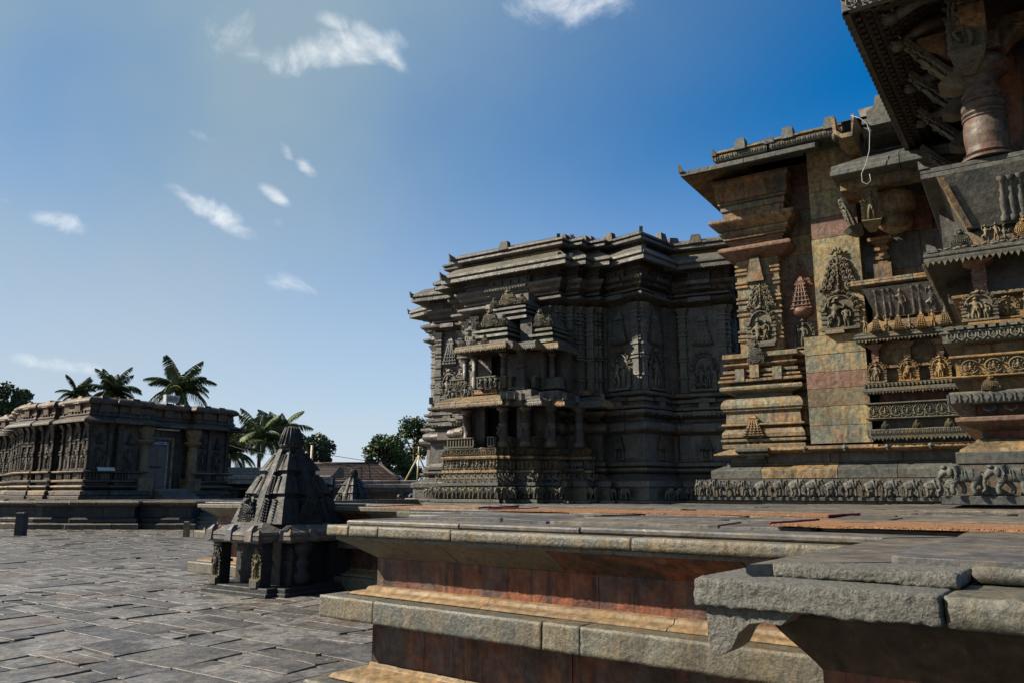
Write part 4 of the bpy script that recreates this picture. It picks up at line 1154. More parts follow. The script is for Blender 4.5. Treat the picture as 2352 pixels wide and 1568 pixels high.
ob('medallion_fringe', b, 'carved', hall, kind='stuff')
pm('niche_back', [(-.1, 3.47), (-.1, 3.84)], 'gold', .34)
mot('niche', NIC[0], 'carved', hall, (4.97, -4.12, 3.5), .37, .24, 0, .5)
for i, (x, k) in enumerate(((5.24, 2), (5.42, 0), (5.95, 1))): mot('niche' if i == 0 else 'ledge_figure', NIC[5] if i == 0 else FIG[k], 'gold', hall, (x, -4.0, 3.52), .24, .24 if i == 0 else .28, 0, .5)
mot('niche', NIC[3], 'gold', hall, (5.66, -4.05, 3.5), .27, .22, 0, .5)
pm('coping_course', [(-.1, 3.80), (.06, 3.82), (.06, 3.86), (-.1, 3.88)], 'gold', .36)
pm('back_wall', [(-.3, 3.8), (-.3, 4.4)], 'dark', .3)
for x in (5.0, 5.75):
    b = MB(); b.box(x - .07, x + .07, -4.02, -3.8, 3.86, 4.22)
    for k in range(5): b.box(x - .078, x + .078, -4.03, -3.8, 3.98 + k * .03, 3.995 + k * .03)
    b.frus((x - .08, x + .08, -4.04, -3.8), 4.2, (x - .16, x + .16, -4.12, -3.8), 4.24); ob('recess_pillar', b, 'pink', hall)
pm('ledge_course', [(-.5, 4.36), (.0, 4.27), (.05, 4.245), (.06, 4.25), (.06, 4.29), (.04, 4.3), (.06, 4.31), (.06, 4.345), (.04, 4.355), (-.12, 4.42), (-.14, 4.42)], 'grey', .12, seed=3)
teeth(hall, 'drop_fringe', [(4.47, -2.5), (4.47, -4.23), (7.8, -4.23)], 4.245, .06, .04, 'carved')
b = MB()
for i in range(9):
    x = 4.62 + i * .19; b.tube(spiral(x, 0, .045, 1.2, 1, 0, 0, 9), .013, 4, T4((0, -4.2, 4.385), 0, 1, -R(60)))
    b.ball((x + .09, -4.2, 4.39), (.04, .03, .015), 6, 4)
ob('creeper_relief', b, 'grey', hall, kind='stuff')
b = MB(); b.prism([(4.5, 4.36), (4.62, 4.36), (4.6, 4.42), (4.54, 4.46), (4.5, 4.47)], -4.24, -4.16); ob('corner_horn', b, 'grey', hall)
mot('gable_relief', GAB, 'carved', hall, (4.86, -4.08, 4.41), .24, .22, 0, .4)
mot('ledge_figure', FIG[1], 'carved', hall, (5.12, -4.08, 4.41), .24, .24, 0, .5)
mot('ledge_figure', FIG[0], 'gold', hall, (5.22, -4.08, 4.41), .24, .24, 0, .5)
mot('ledge_figure', FIG[2], 'carved', hall, (5.3, -4.08, 4.41), .22, .24, 0, .5)
mot('gable_relief', GAB, 'gold', hall, (5.5, -4.05, 4.43), .24, .25, 0, .4)
mot('ledge_figure', FIG[0], 'gold', hall, (5.74, -4.05, 4.43), .24, .24, 0, .5)
pm('seat_course', [(-.2, 4.42), (.0, 4.43), (.0, 4.62), (-.03, 4.66), (-.1, 4.67)], 'gold', .42)
# sloping seat back with carved panel, its raking strut, and the shelf slab above
SL = MB()
SL.add([(4.95, -3.95, 4.66), (7.8, -3.95, 4.66), (7.8, -4.22, 5.3), (4.68, -4.22, 5.3), (4.95, -3.6, 4.66), (4.68, -3.6, 5.3), (4.95, -.5, 4.66), (4.68, -.5, 5.3)], [(0, 1, 2, 3), (0, 3, 5, 4), (4, 5, 7, 6)])
ob('sloping_seatback', SL, 'grey', hall)
b = MB(); b.add([(4.69, -4.24, 5.27), (4.76, -4.24, 5.27), (4.99, -3.99, 4.67), (4.93, -3.99, 4.67), (4.69, -3.9, 5.27), (4.93, -3.7, 4.67)], [(0, 3, 2, 1), (0, 4, 5, 3)]); ob('raking_strut', b, 'hall', hall)
T2 = math.atan2(.27, .64)
for i, x in enumerate((5.33, 5.42, 5.51, 5.95, 6.05)):
    o = mot('colonnette', BAL, 'grey', hall, (x, -3.96, 4.7), .1, .52); o.rotation_euler = (T2, 0, 0)
o = mot('panel_figure', FIG[0], 'carved', hall, (5.73, -3.97, 4.74), .46, .46, 0, .45); o.rotation_euler = (T2, 0, 0)
pm('shelf_slab', [(-.4, 5.28), (-.05, 5.3), (.0, 5.305), (.0, 5.365), (-.01, 5.37), (.0, 5.375), (.0, 5.43), (-.3, 5.45)], 'grey', .12, L=(1.4, 2.4), seed=9)
b = MB(); b.prism([(4.5, 5.43), (4.62, 5.43), (4.56, 5.47), (4.52, 5.53), (4.5, 5.54)], -4.2, -4.1); ob('corner_horn', b, 'grey', hall)
PIL = [(.30, 5.45), (.30, 5.48), (.24, 5.5), (.27, 5.53), (.235, 5.55), (.225, 5.62), (.24, 5.75), (.24, 5.86), (.225, 5.97), (.24, 5.98), (.24, 6.0), (.215, 6.01), (.24, 6.04), (.24, 6.06), (.20, 6.07), (.235, 6.12),
       (.235, 6.17), (.2, 6.19), (.22, 6.21), (.19, 6.22), (.19, 6.25), (.22, 6.28), (.22, 6.31), (.19, 6.33), (.18, 6.38), (.2, 6.4), (.17, 6.42), (.17, 6.46), (.2, 6.5), (.26, 6.54), (.31, 6.6), (.32, 6.66), (.3, 6.71), (.22, 6.74), (.22, 6.8)]
for x in (5.24, 7.0):
    b = MB(); b.lathe(PIL, (x, -3.95), 64, None, False); ob('turned_pillar', b, 'pillar', hall)
    b = MB()
    for s in range(4):
        X = T4((x, -3.95, 0), R(90 * s))
        b.prism([(.15, 6.78), (.3, 6.82), (.42, 6.95), (.5, 6.98), (.62, 7.05), (.62, 7.2), (-.1, 7.2), (-.1, 6.78)], -.13, .13, X)
        b.tube([(.38, -.15, 7.06), (.48, -.15, 7.02), (.55, -.15, 7.08)], .02, 5, X)
    b.box(x - .24, x + .24, -4.19, -3.71, 6.78, 7.0); ob('bracket_capital', b, 'hall', hall)
# bracket figures leaning under the eave
def bracket(x, y, z0, rz, tilt, kind, mat='dark', s=1.0):
    b = MB()
    X = T4((x, y, z0), rz) @ Matrix.Rotation(tilt, 4, 'X')
    figure(b, kind, .62 * s, X)
    b.box(-.15 * s, .15 * s, -.01, .05, 0, .8 * s, X)
    arch(b, .4 * s, .8 * s, X, True)
    b.frus((-.16 * s, .16 * s, -.14 * s, .1), -.14 * s, (-.2 * s, .2 * s, -.2 * s, .1), 0, X)
    b.frus((-.05, .05, 0, .1), -.3 * s, (-.16 * s, .16 * s, -.14 * s, .1), -.14 * s, X)
    return ob('bracket_figure', b, mat, hall)


bracket(3.42, -.22, 6.2, R(8), R(24), 0, 'carved', .78)
bracket(3.05, .2, 6.25, R(-62), R(20), 3, 'carved', .7)
bracket(5.15, -4.3, 6.78, 0, R(22), 1, 'carved')
bracket(4.95, -3.95, 6.62, R(-90), R(38), 0, 'carved', .95)
bracket(4.9, -3.2, 6.6, R(-90), R(40), 3, 'carved', .9)
bracket(4.9, -2.0, 6.6, R(-90), R(42), 0, 'dark', .9)
bracket(4.8, -.8, 6.5, R(-90), R(42), 1, 'dark', .9)
# great porch eave with dentilled soffit
XE, YE, ZE = 3.98, -5.35, 7.12
b = MB()
b.add([(XE, YE, ZE), (9, YE, ZE), (9, YE + 1.5, ZE + .62), (XE + 1.05, YE + 1.5, ZE + .62), (XE + .18, 1.2, ZE), (XE + 1.23, 1.2, ZE + .62)], [(0, 1, 2, 3), (0, 3, 5, 4)])
b.add([(XE, YE, ZE + .12), (9, YE, ZE + .12), (9, YE + 1.5, ZE + .9), (XE + 1.05, YE + 1.5, ZE + .9), (XE + .18, 1.2, ZE + .12), (XE + 1.23, 1.2, ZE + .9)], [(0, 3, 2, 1), (0, 4, 5, 3)])
ob('porch_eave', b, 'dark', hall)
b = MB(); b.box(XE - .01, 9, YE - .03, YE + .06, ZE - .02, ZE + .3); b.box(XE - .01, 9, YE - .05, YE + .02, ZE + .12, ZE + .16); ob('eave_fascia', b, 'pave2', hall)
b = MB(); b.add([(XE - .02, YE, ZE - .02), (XE + .05, YE, ZE - .02), (XE + .23, 1.2, ZE - .02), (XE + .16, 1.2, ZE - .02), (XE - .02, YE, ZE + .16), (XE + .05, YE, ZE + .16), (XE + .23, 1.2, ZE + .16), (XE + .16, 1.2, ZE + .16)], [(0, 1, 2, 3), (4, 7, 6, 5), (0, 3, 7, 4), (1, 5, 6, 2), (0, 4, 5, 1)]); ob('eave_fascia', b, 'dark', hall)
b = MB()
r_ = random.Random(9)
for j in range(9):                              # flank side
    for i in range(46):
        y_ = YE + .25 + i * .14 + (j % 2) * .07
        t = .08 + j * .105
        if y_ > 1.1 or (y_ < YE + 1.5 and t > (y_ - YE) * .66): continue
        x = XE + t + .18 * (y_ - YE) / 6.5; z = ZE + .62 * t / 1.05
        b.box(x, x + .055, y_, y_ + .08, z - .04, z + .03)
for j in range(12):                             # front side
    for i in range(34):
        x = XE + .2 + i * .14 + (j % 2) * .07; t = .1 + j * .115
        if x - XE < t * .75: continue
        z = ZE + .62 * t / 1.5
        b.box(x, x + .08, YE + t, YE + t + .06, z - .04, z + .03)
ob('soffit_dentils', b, 'rib', hall, kind='stuff')
b = MB()
for i in range(44):
    y_ = YE + .1 + i * .145; x = XE - .01 + .18 * (y_ - YE) / 6.5; b.prism([(-.05, 0), (0, -.05), (.05, 0)], -.02, 0, T4((x, y_, ZE), -math.pi / 2))
for i in range(5):
    x = XE + .1 + i * .17
    b.tube([(x - .06, YE - .045, ZE + .1), (x - .06, YE - .05, ZE + .03), (x, YE - .055, ZE - .01), (x + .06, YE - .05, ZE + .03), (x + .06, YE - .045, ZE + .1)], .012, 5)
    b.tube([(x - .03, YE - .045, ZE + .1), (x, YE - .055, ZE + .04), (x + .03, YE - .045, ZE + .1)], .01, 5)
ob('eave_fringe', b, 'carved', hall, kind='stuff')
for y_ in (-4.7, -4.0, -2.7, -1.4, -.1):
    b = MB(); b.tube([(XE + .35 + .1, y_, ZE + .12), (XE + .75, y_ + .02, ZE + .28), (XE + 1.15, y_ + .05, ZE + .3)], [.07, .1, .09], 8); b.ball((XE + .42, y_, ZE + .13), (.12, .1, .1)); b.tube(spiral(0, 0, .07, 1, 1, 0, 0, 9), .02, 5, T4((XE + .4, y_ - .1, ZE + .14), 0, 1)); ob('soffit_rib', b, 'dark', hall)
b = MB(); b.box(5.45, 9, -3.2, -2.9, 5.4, 8.2); ob('inner_wall', b, 'red', hall)
b = MB(); b.box(5.0, 9, -3.75, 1.0, 7.66, 8.6); ob('ceiling_block', b, 'rib', hall)
b = MB(); b.box(4.6, 9, -2.9, 1.4, 4.0, 5.3); b.box(5.0, 9, -3.7, .7, 2.0, 4.6); b.box(5.2, 9, -2.9, 3, 5.4, 7.6); b.box(4.85, 9, -3.75, .3, 1.2, 3.4); ob('core', b, 'dark', hall)
b = MB(); b.box(.95, 9, 1.05, 3.4, 1.2, 7.9); b.box(.7, 5, .6, 3, 1.3, 2.3); b.box(3.2, 9, .55, 3, 1.3, 5.0); b.box(.9, 5, .85, 2.6, 2.3, 4.2); ob('wall_core', b, 'dark', hall)

# ------------------------------------------------------------------ sanctuary: star-shaped, many-pronged
SCX, SCY = 3.3, 26.0
sanc = thing('temple_sanctuary', 'dark star shaped sanctuary of the temple with deep fluted walls and stepped eaves', 'temple', (SCX, SCY, 0), HA)


def pol(r, a): return (r * math.cos(R(a)), r * math.sin(R(a)))


def prong(a, rt, ri, wd=1.05):
    """90 degree prong pointing outward at angle a with small flats"""
    t = Vector(pol(rt, a)); u = Vector(pol(1, a)); v = Vector((-u.y, u.x))
    return t, u, v


RT = 6.05
star = []
# local frame: front is -y (270 deg); tips measured from the local x axis
for a, rt in ((270 - 80, 5.95), (270 - 58, 5.95), (270 - 38, 5.95)):
    t = Vector(pol(rt, a)); u = Vector(pol(1, a)); v = Vector((-u.y, u.x)) * -1
    star += [t - u * .62 + v * -.62 if 0 else tuple(t - u * .70 - Vector((-u.y, u.x)) * .70), tuple(t), tuple(t - u * .70 + Vector((-u.y, u.x)) * .70)]
star += [(-2.05, -5.0), (-2.05, -5.55), (-1.5, -5.55), (-1.5, -5.95), (1.35, -5.95), (1.35, -5.6), (1.75, -5.6), (1.75, -5.2), (2.15, -5.2)]
for a, rt in ((270 + 33, 6.15), (270 + 55, 6.25), (270 + 77, 6.2)):
    t = Vector(pol(rt, a)); u = Vector(pol(1, a)); v = Vector((-u.y, u.x))
    star += [tuple(t - u * .92 - v * .88), tuple(t), tuple(t - u * .88 + v * .84)]
    t2 = Vector(pol(rt - .86, a + 11)); u2 = Vector(pol(1, a + 11)); v2 = Vector((-u2.y, u2.x))
    star += [tuple(t2 - v2 * .14), tuple(t2 + v2 * .14)]
star = [tuple(p) for p in star]
SL_ = (.9, 1.9)


def sb(name, prof, mat, seed, mats=None, L=SL_, back=.5, c=.008, path=star):
    blocks(sanc, name, path, prof, mat, L, back, .005, .008, seed, c, mats=mats)


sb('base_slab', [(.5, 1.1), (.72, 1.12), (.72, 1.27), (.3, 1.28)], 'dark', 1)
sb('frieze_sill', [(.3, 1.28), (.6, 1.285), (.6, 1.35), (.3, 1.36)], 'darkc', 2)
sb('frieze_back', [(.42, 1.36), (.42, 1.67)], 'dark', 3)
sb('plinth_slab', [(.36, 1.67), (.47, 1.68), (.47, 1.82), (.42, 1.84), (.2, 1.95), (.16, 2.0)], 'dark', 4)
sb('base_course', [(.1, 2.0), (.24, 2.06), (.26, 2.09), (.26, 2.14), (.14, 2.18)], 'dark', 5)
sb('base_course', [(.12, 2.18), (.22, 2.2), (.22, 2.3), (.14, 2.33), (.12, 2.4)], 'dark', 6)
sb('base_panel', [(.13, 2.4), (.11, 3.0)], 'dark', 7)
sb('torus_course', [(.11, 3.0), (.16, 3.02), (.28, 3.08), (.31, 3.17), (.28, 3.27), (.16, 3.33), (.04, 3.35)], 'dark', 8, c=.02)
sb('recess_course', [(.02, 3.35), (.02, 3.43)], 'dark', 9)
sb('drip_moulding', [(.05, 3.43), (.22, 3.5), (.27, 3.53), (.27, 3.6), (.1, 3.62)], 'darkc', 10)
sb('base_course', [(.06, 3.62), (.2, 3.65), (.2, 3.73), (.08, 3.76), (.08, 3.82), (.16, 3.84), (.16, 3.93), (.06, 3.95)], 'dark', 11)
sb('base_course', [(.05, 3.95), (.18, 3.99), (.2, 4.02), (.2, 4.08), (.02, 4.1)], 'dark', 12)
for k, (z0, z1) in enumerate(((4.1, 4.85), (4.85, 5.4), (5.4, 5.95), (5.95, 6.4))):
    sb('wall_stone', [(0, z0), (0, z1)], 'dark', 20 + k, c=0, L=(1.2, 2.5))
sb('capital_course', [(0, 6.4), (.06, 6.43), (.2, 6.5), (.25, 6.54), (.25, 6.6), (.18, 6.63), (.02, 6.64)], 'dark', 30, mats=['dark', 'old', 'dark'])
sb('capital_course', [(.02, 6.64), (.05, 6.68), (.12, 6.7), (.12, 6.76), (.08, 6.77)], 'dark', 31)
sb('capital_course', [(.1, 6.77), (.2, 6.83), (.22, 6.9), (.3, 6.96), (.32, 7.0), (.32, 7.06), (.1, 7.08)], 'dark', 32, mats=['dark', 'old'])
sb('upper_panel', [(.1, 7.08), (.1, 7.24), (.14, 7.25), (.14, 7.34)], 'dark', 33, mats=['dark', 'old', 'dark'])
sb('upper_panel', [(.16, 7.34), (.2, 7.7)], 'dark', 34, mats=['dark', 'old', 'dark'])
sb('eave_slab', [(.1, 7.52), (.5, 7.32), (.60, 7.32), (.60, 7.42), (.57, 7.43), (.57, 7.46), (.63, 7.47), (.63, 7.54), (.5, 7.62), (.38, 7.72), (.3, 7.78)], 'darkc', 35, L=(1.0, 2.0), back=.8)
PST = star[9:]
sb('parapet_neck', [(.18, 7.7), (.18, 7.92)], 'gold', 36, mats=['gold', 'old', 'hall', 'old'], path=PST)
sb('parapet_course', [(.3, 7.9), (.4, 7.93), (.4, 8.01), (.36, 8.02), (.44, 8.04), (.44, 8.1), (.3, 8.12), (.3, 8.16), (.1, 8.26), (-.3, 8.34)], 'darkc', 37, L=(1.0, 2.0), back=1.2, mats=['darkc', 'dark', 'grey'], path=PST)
b = MB(); b.lathe([(5.3, 1.1), (5.3, 8.2), (5.0, 8.3), (3, 8.5), (.1, 8.6)], (0, 0), 20, None, False); ob('core', b, 'old', sanc)
teeth(sanc, 'drop_fringe', star, 7.33, .09, .022, 'dark', .6, th=.03)
teeth(sanc, 'drop_fringe', star, 3.52, .1, .04, 'dark', .26, th=.03)
# corner horns and parapet blocks
b = MB()
for i, p in enumerate(star):
    v = Vector(p); u = v.normalized()
    if v.length < 5.7: continue
    if abs(v.y + 5.95) < .01: u = Vector((math.copysign(.6, v.x), -.8))
    for (o, z, s) in ((.63, 7.5, 1), (.44, 8.08, .9)):
        if z > 8 and i < 9: continue
        q = v + u * (o * 1.38 if (5.94 < v.length < 5.96 or v.length > 6.12) else o)
        X = T4((q.x, q.y, z), math.atan2(u.y, u.x), s)
        b.prism([(-.14, -.02), (.02, -.02), (.05, .16), (-.02, .1), (-.14, .05)], -.05, .05, X)
ob('corner_horns', b, 'darkc', sanc, kind='stuff')
# things on the prongs: tower reliefs above deities, small shrines at the base, key blocks, elephants
for i in range(len(star) - 1):
    A_, B_v = Vector(star[i]), Vector(star[i + 1]); dv = B_v - A_; ln = dv.length
    if ln < .25: continue
    dv.normalize(); nn = Vector((dv.y, -dv.x)); rz = math.atan2(dv.y, dv.x)
    mid = (A_ + B_v) / 2
    back_side = mid.y > -1.5
    if back_side: continue
    if ln > .5 and not (abs(mid.x) < 1.6 and mid.y < -5.9):
        for t in ((.5,) if ln < 1.35 else (.28, .72)):
            q = A_ + dv * ln * t
            mot('tower_relief', TOW, 'darkc', sanc, (q.x, q.y, 5.35), .55, .66, rz, .55)
            mot('deity_panel', NIC[(i * 2 + int(t * 3)) % 3], 'darkc', sanc, (q.x + nn.x * .02, q.y + nn.y * .02, 4.14), .68, .74, rz, .75)
            q2 = q + nn * .12
            mot('shrine_relief', TOWF, 'darkc', sanc, (q2.x, q2.y, 2.36), .38, .27, rz, .55)
            bb = MB(); bb.prism([(-.16, 0), (.16, 0), (.1, .3), (-.1, .3)], -.06, .1, T4((q.x + nn.x * .16, q.y + nn.y * .16, 3.66), rz)); ob('key_block', bb, 'darkc', sanc)
    a2 = A_ + nn * .56; b2 = B_v + nn * .56
    n_e = max(1, int(ln / .32))
    row(sanc, 'elephant', ELE, 'darkc', a2, b2, 1.36, .24, .30, n=n_e, d=.36, mirror=mid.x < 0)
    q = mid + nn * .36
    if i < 9: continue
    bb = MB(); bb.frus((-.16, .16, -.1, .1), 0, (-.11, .11, -.06, .1), .24, T4((q.x, q.y, 8.06), rz)); ob('parapet_block', bb, 'old', sanc)
    for z in (7.12,):
        pass
# shallow pilasters and key projections that break up every wall face
for i in range(len(star) - 1):
    A_, B_v = Vector(star[i]), Vector(star[i + 1]); dv = B_v - A_; ln = dv.length
    mid = (A_ + B_v) / 2
    if ln < .3 or mid.y > -1: continue
    dv.normalize(); nn = Vector((dv.y, -dv.x)); rz = math.atan2(dv.y, dv.x)
    for t, w in ((.09, .09), (.91, .09)) if ln > .6 else ((.5, .1),):
        q = A_ + dv * ln * t; X = T4((q.x, q.y, 0), rz); b = MB()
        b.box(-w, w, -.07, .05, 4.1, 6.38, X)
        for z in (4.12, 4.5, 4.95, 5.04, 5.3, 5.62, 5.74, 6.0, 6.12, 6.26): b.box(-w - .03, w + .03, -.1, .05, z, z + .045, X)
        b.frus((-w, w, -.08, .05), 6.2, (-w - .08, w + .08, -.16, .05), 6.38, X)
        ob('wall_pilaster', b, 'darkc', sanc)
    if ln > .6:
        q = mid; X = T4((q.x, q.y, 0), rz); w = ln * .24
        for (o, z0, z1) in ((.35, 3.08, 3.28), (.3, 3.5, 3.61), (.24, 3.84, 3.94), (.3, 6.5, 6.62), (.26, 6.84, 6.92), (.37, 6.96, 7.06), (.17, 7.1, 7.32), (.26, 7.36, 7.6)):
            b = MB(); b.frus((-w, w, -o, .05), z0, (-w + .015, w - .015, -o + .012, .05), z1, X); ob('key_block', b, 'dark', sanc)
        b = MB()
        for k in range(5):
            for oo, z in ((.2, 7.14), (.29, 7.42)): b.box(-w + w * .4 * k + .03, -w + w * .4 * k + w * .3, -oo, -oo + .05, z, z + .1, X)
        ob('dentil_row', b, 'dark', sanc, kind='stuff')
# pilaster edges on the walls
b = MB()
for p in star:
    v = Vector(p)
    if v.length < 5.5 or v.y > -1: continue
    u = v.normalized(); X = T4((v.x - u.x * .1, v.y - u.y * .1, 0), math.atan2(u.y, u.x) + math.pi / 4)
    for z in (4.4, 4.95, 5.02, 5.4, 5.48, 5.9, 6.0, 6.2): b.box(-.12, .12, -.12, .12, z, z + .05, X)
ob('pilaster_bands', b, 'dark', sanc, kind='stuff')

# ------------------------------------------------------------------ two-storeyed corner shrine against the sanctuary
shr = thing('corner_shrine', 'two storeyed miniature stone shrine with pillars and stepped roof, built against the sanctuary', 'shrine', (SCX, SCY, 0), HA)
BASE = [(-1.5, -5.9), (-1.5, -7.6), (.62, -7.6), (.62, -7.5), (.74, -7.5), (.74, -7.4), (.86, -7.4), (.86, -7.1), (1.38, -7.1), (1.38, -6.6), (1.77, -6.6), (1.77, -6.0), (2.4, -6.0), (2.4, -5.6)]


def inset(path, d):
    """move a plan path inward by d"""
    out = []
    for i, p in enumerate(path):
        ns = []
        if i > 0: dv = Vector(path[i]) - Vector(path[i - 1]); dv.normalize(); ns.append(Vector((dv.y, -dv.x)))
        if i < len(path) - 1: dv = Vector(path[i + 1]) - Vector(path[i]); dv.normalize(); ns.append(Vector((dv.y, -dv.x)))
        if len(ns) == 2:
            s_ = ns[0] + ns[1]; m_ = s_ / max(.3, 1 + ns[0].dot(ns[1]))
        else: m_ = ns[0]
        q = Vector(p) - m_ * d
        out.append((q.x, q.y))
    return out


def cb(name, prof, mat, path, seed, L=(.7, 1.4), mats=None, back=.35, c=.008): blocks(shr, name, path, prof, mat, L, back, .005, .006, seed, c, mats=mats)


cb('base_slab', [(.1, 1.1), (.16, 1.12), (.16, 1.28), (.0, 1.3)], 'grey', BASE, 1)
cb('frieze_sill', [(-.2, 1.3), (.02, 1.305), (.02, 1.38), (-.2, 1.39)], 'grey', BASE, 2)
cb('frieze_back', [(-.16, 1.39), (-.16, 1.70)], 'dark', BASE, 3)
P2 = inset(BASE, .1); P3 = inset(BASE, .2); P4 = inset(BASE, .28)
cb('frieze_sill', [(-.2, 1.70), (.0, 1.71), (.0, 1.79), (-.2, 1.80)], 'grey', P2, 4)
cb('frieze_back', [(-.14, 1.80), (-.14, 2.02)], 'dark', P2, 5)
cb('frieze_sill', [(-.2, 2.02), (.0, 2.03), (.0, 2.10), (-.2, 2.11)], 'hall', P3, 6)
cb('frieze_back', [(-.14, 2.11), (-.14, 2.36)], 'hall', P3, 7)
cb('drip_moulding', [(-.2, 2.34), (.02, 2.37), (.03, 2.43), (-.1, 2.46)], 'hall', P3, 8)
cb('scroll_course', [(-.1, 2.46), (-.06, 2.47), (-.06, 2.66), (-.1, 2.67)], 'hall', P4, 9)
for i in range(len(BASE) - 1):
    A_, B_v = Vector(BASE[i]), Vector(BASE[i + 1]); ln = (B_v - A_).length
    if i == 0 or ln < .09: continue
    row(shr, 'elephant', ELE, 'carved', A_, B_v, 1.385, .24, .305, n=max(1, round(ln / .27)), d=.36, mirror=True, out=-.04)
    row(shr, 'rider', HOR, 'carved', P2[i], P2[i + 1], 1.8, .2, .22, n=max(1, round(ln / .21)), d=.28, mirror=True, out=-.02)
    row(shr, 'frieze_figure', FIG, 'carved', P3[i], P3[i + 1], 2.11, .26, .235, n=max(1, round(ln / .14)), d=.36, out=-.03, jit=.03)
    row(shr, 'scroll_medallion', SCR, 'carved', P4[i], P4[i + 1], 2.47, .17, .19, n=max(1, round(ln / .19)), d=.3, out=-.02)


def rail(path, segs, z, h, name='railing', mat='carved', fr='hall'):
    for i in segs:
        A_, B_v = Vector(path[i][0]), Vector(path[i][1]); dv = B_v - A_; ln = dv.length; rz = math.atan2(dv.y, dv.x)
        X = T4((A_.x, A_.y, z), rz)
        b = MB(); b.box(0, ln, -.07, .03, 0, h * .14, X); b.box(-.02, ln + .02, -.1, .02, h * .88, h, X); b.box(0, ln, .02, .05, 0, h, X)
        n = max(2, int(ln / .085))
        for k in range(n + 1): b.box(ln * k / n - .017, ln * k / n + .017, -.075, .02, h * .1, h * .9, X)
        ob(name, b, mat, shr)


sg = lambda P, i: (P[i], P[i + 1])
P5 = inset(BASE, .34)
rail([((P5[1][0], P5[1][1]), (-.35, P5[1][1])), ((.1, P5[2][1]), (P5[2][0], P5[2][1])), sg(P5, 4), sg(P5, 6), sg(P5, 8), sg(P5, 10)], range(6), 2.67, .25)
# lower cell
CELL = inset(BASE, .62)
cb('cell_wall', [(0, 2.66), (0, 3.75)], 'dark', [(-.95, -5.8), (-.95, -6.95)], 11)
b = MB(); b.box(-1.0, -.3, -6.9, -6.75, 2.66, 3.7); b.box(.5, .8, -6.6, -6.4, 2.66, 3.7); b.box(1.1, 1.35, -6.1, -5.9, 2.66, 3.7); b.box(-1.0, 1.4, -6.3, -5.8, 2.66, 3.7); ob('cell_wall', b, 'dark', shr)
b = MB(); b.box(-.3, .25, -6.62, -6.5, 2.66, 3.75); ob('doorway', b, 'void', shr)  # solid black panel for the shade inside the opening


def pillar(x, y, z0, z1, r, mat='dark', par=None, sq=False):
    b = MB(); h = z1 - z0
    b.lathe([(r * 1.3, z0), (r * 1.3, z0 + h * .12), (r, z0 + h * .15), (r, z0 + h * .4), (r * .8, z0 + h * .43), (r * 1.1, z0 + h * .47), (r * .8, z0 + h * .5), (r * 1.1, z0 + h * .54), (r * .85, z0 + h * .57),
             (r * .95, z0 + h * .8), (r * .75, z0 + h * .83), (r * 1.5, z0 + h * .9), (r * 1.5, z0 + h * .94), (r * 1.0, z0 + h * .95), (r * 1.0, z1)], (x, y), 12)
    b.box(x - r * 1.9, x + r * 1.9, y - r * 1.9, y + r * 1.9, z1 - h * .05, z1)
    return ob('pillar', b, mat, par or shr)


for x, y in ((.42, -7.1), (.98, -6.95), (1.45, -6.5), (1.95, -5.95), (-.75, -7.05), (-1.0, -6.6)): pillar(x, y, 2.66, 3.72, .125)
for x, y, k in ((.42, -7.28, 1), (-.75, -7.22, 0), (.98, -7.12, 3), (1.45, -6.68, 0)): mot('guardian_figure', FIG[k], 'carved', shr, (x, y, 2.9), .3, .3, 0, .5)
EL = [(-1.2, -6.2), (-1.2, -8.0), (.98, -8.0), (.98, -7.9), (1.1, -7.9), (1.1, -7.75), (1.22, -7.75), (1.22, -7.45), (1.74, -7.45), (1.74, -6.95), (2.1, -6.95), (2.1, -6.3), (2.8, -6.3), (2.8, -5.6)]
cb('eave_slab', [(-.5, 3.72), (-.06, 3.62), (-.02, 3.62), (.0, 3.63), (.0, 3.69), (-.02, 3.70), (-.02, 3.76), (-.05, 3.78), (-.35, 3.92), (-.42, 3.93)], 'grey', EL, 12, (.6, 1.2), mats=['grey', 'dark', 'hall'], back=.8)
teeth(shr, 'drop_fringe', EL, 3.63, .06, .025, 'grey', 0, th=.02)
b = MB()
for i, p in enumerate(EL):
    if i in (0, 13): continue
    b.prism([(-.05, 0), (.05, 0), (.0, .17)], -.05, .05, T4((p[0], p[1], 3.76), R(-45)))
    pass
ob('corner_horns', b, 'grey', shr, kind='stuff')
b = MB(); b.box(-1.1, 1.3, -7.2, -5.8, 3.7, 4.05); b.box(.4, 1.8, -6.7, -5.6, 3.7, 4.05); ob('core', b, 'dark', shr)
for x, k in ((-.85, 1), (-.35, 0)):
    mot('ledge_group', NIC[k], 'carved', shr, (x, -7.6, 3.84), .4, .3, 0, .5)
# upper storey
U1 = inset(BASE, .22); U1[0] = (-1.0, U1[0][1]); U1[1] = (-1.0, U1[1][1])
cb('ledge_course', [(-.2, 3.98), (-.02, 3.99), (-.02, 4.04), (-.04, 4.05), (-.04, 4.12), (-.15, 4.13)], 'hall', U1, 13)
rail([(U1[1], (-.55, U1[1][1])), ((-.15, U1[2][1]), U1[2]), sg(U1, 4), sg(U1, 6), sg(U1, 8), sg(U1, 10)], range(6), 4.13, .3, 'parapet_panel')
row(shr, 'frieze_figure', FIG, 'carved', (-.98, -7.42), (-.5, -7.42), 4.15, .3, .28, n=5, d=.4)
row(shr, 'frieze_figure', FIG, 'carved', (-.1, -7.45), (.5, -7.45), 4.15, .3, .28, n=4, d=.4)
for x, y in ((-.55, -7.0), (.4, -7.05), (1.4, -6.35), (-1.0, -6.8)): pillar(x, y, 4.1, 5.12, .09)
b = MB()
b.frus((.72, 1.06, -7.12, -6.8), 4.1, (.8, .98, -7.02, -6.85), 4.62); b.box(.68, 1.1, -7.18, -6.75, 4.08, 4.14)
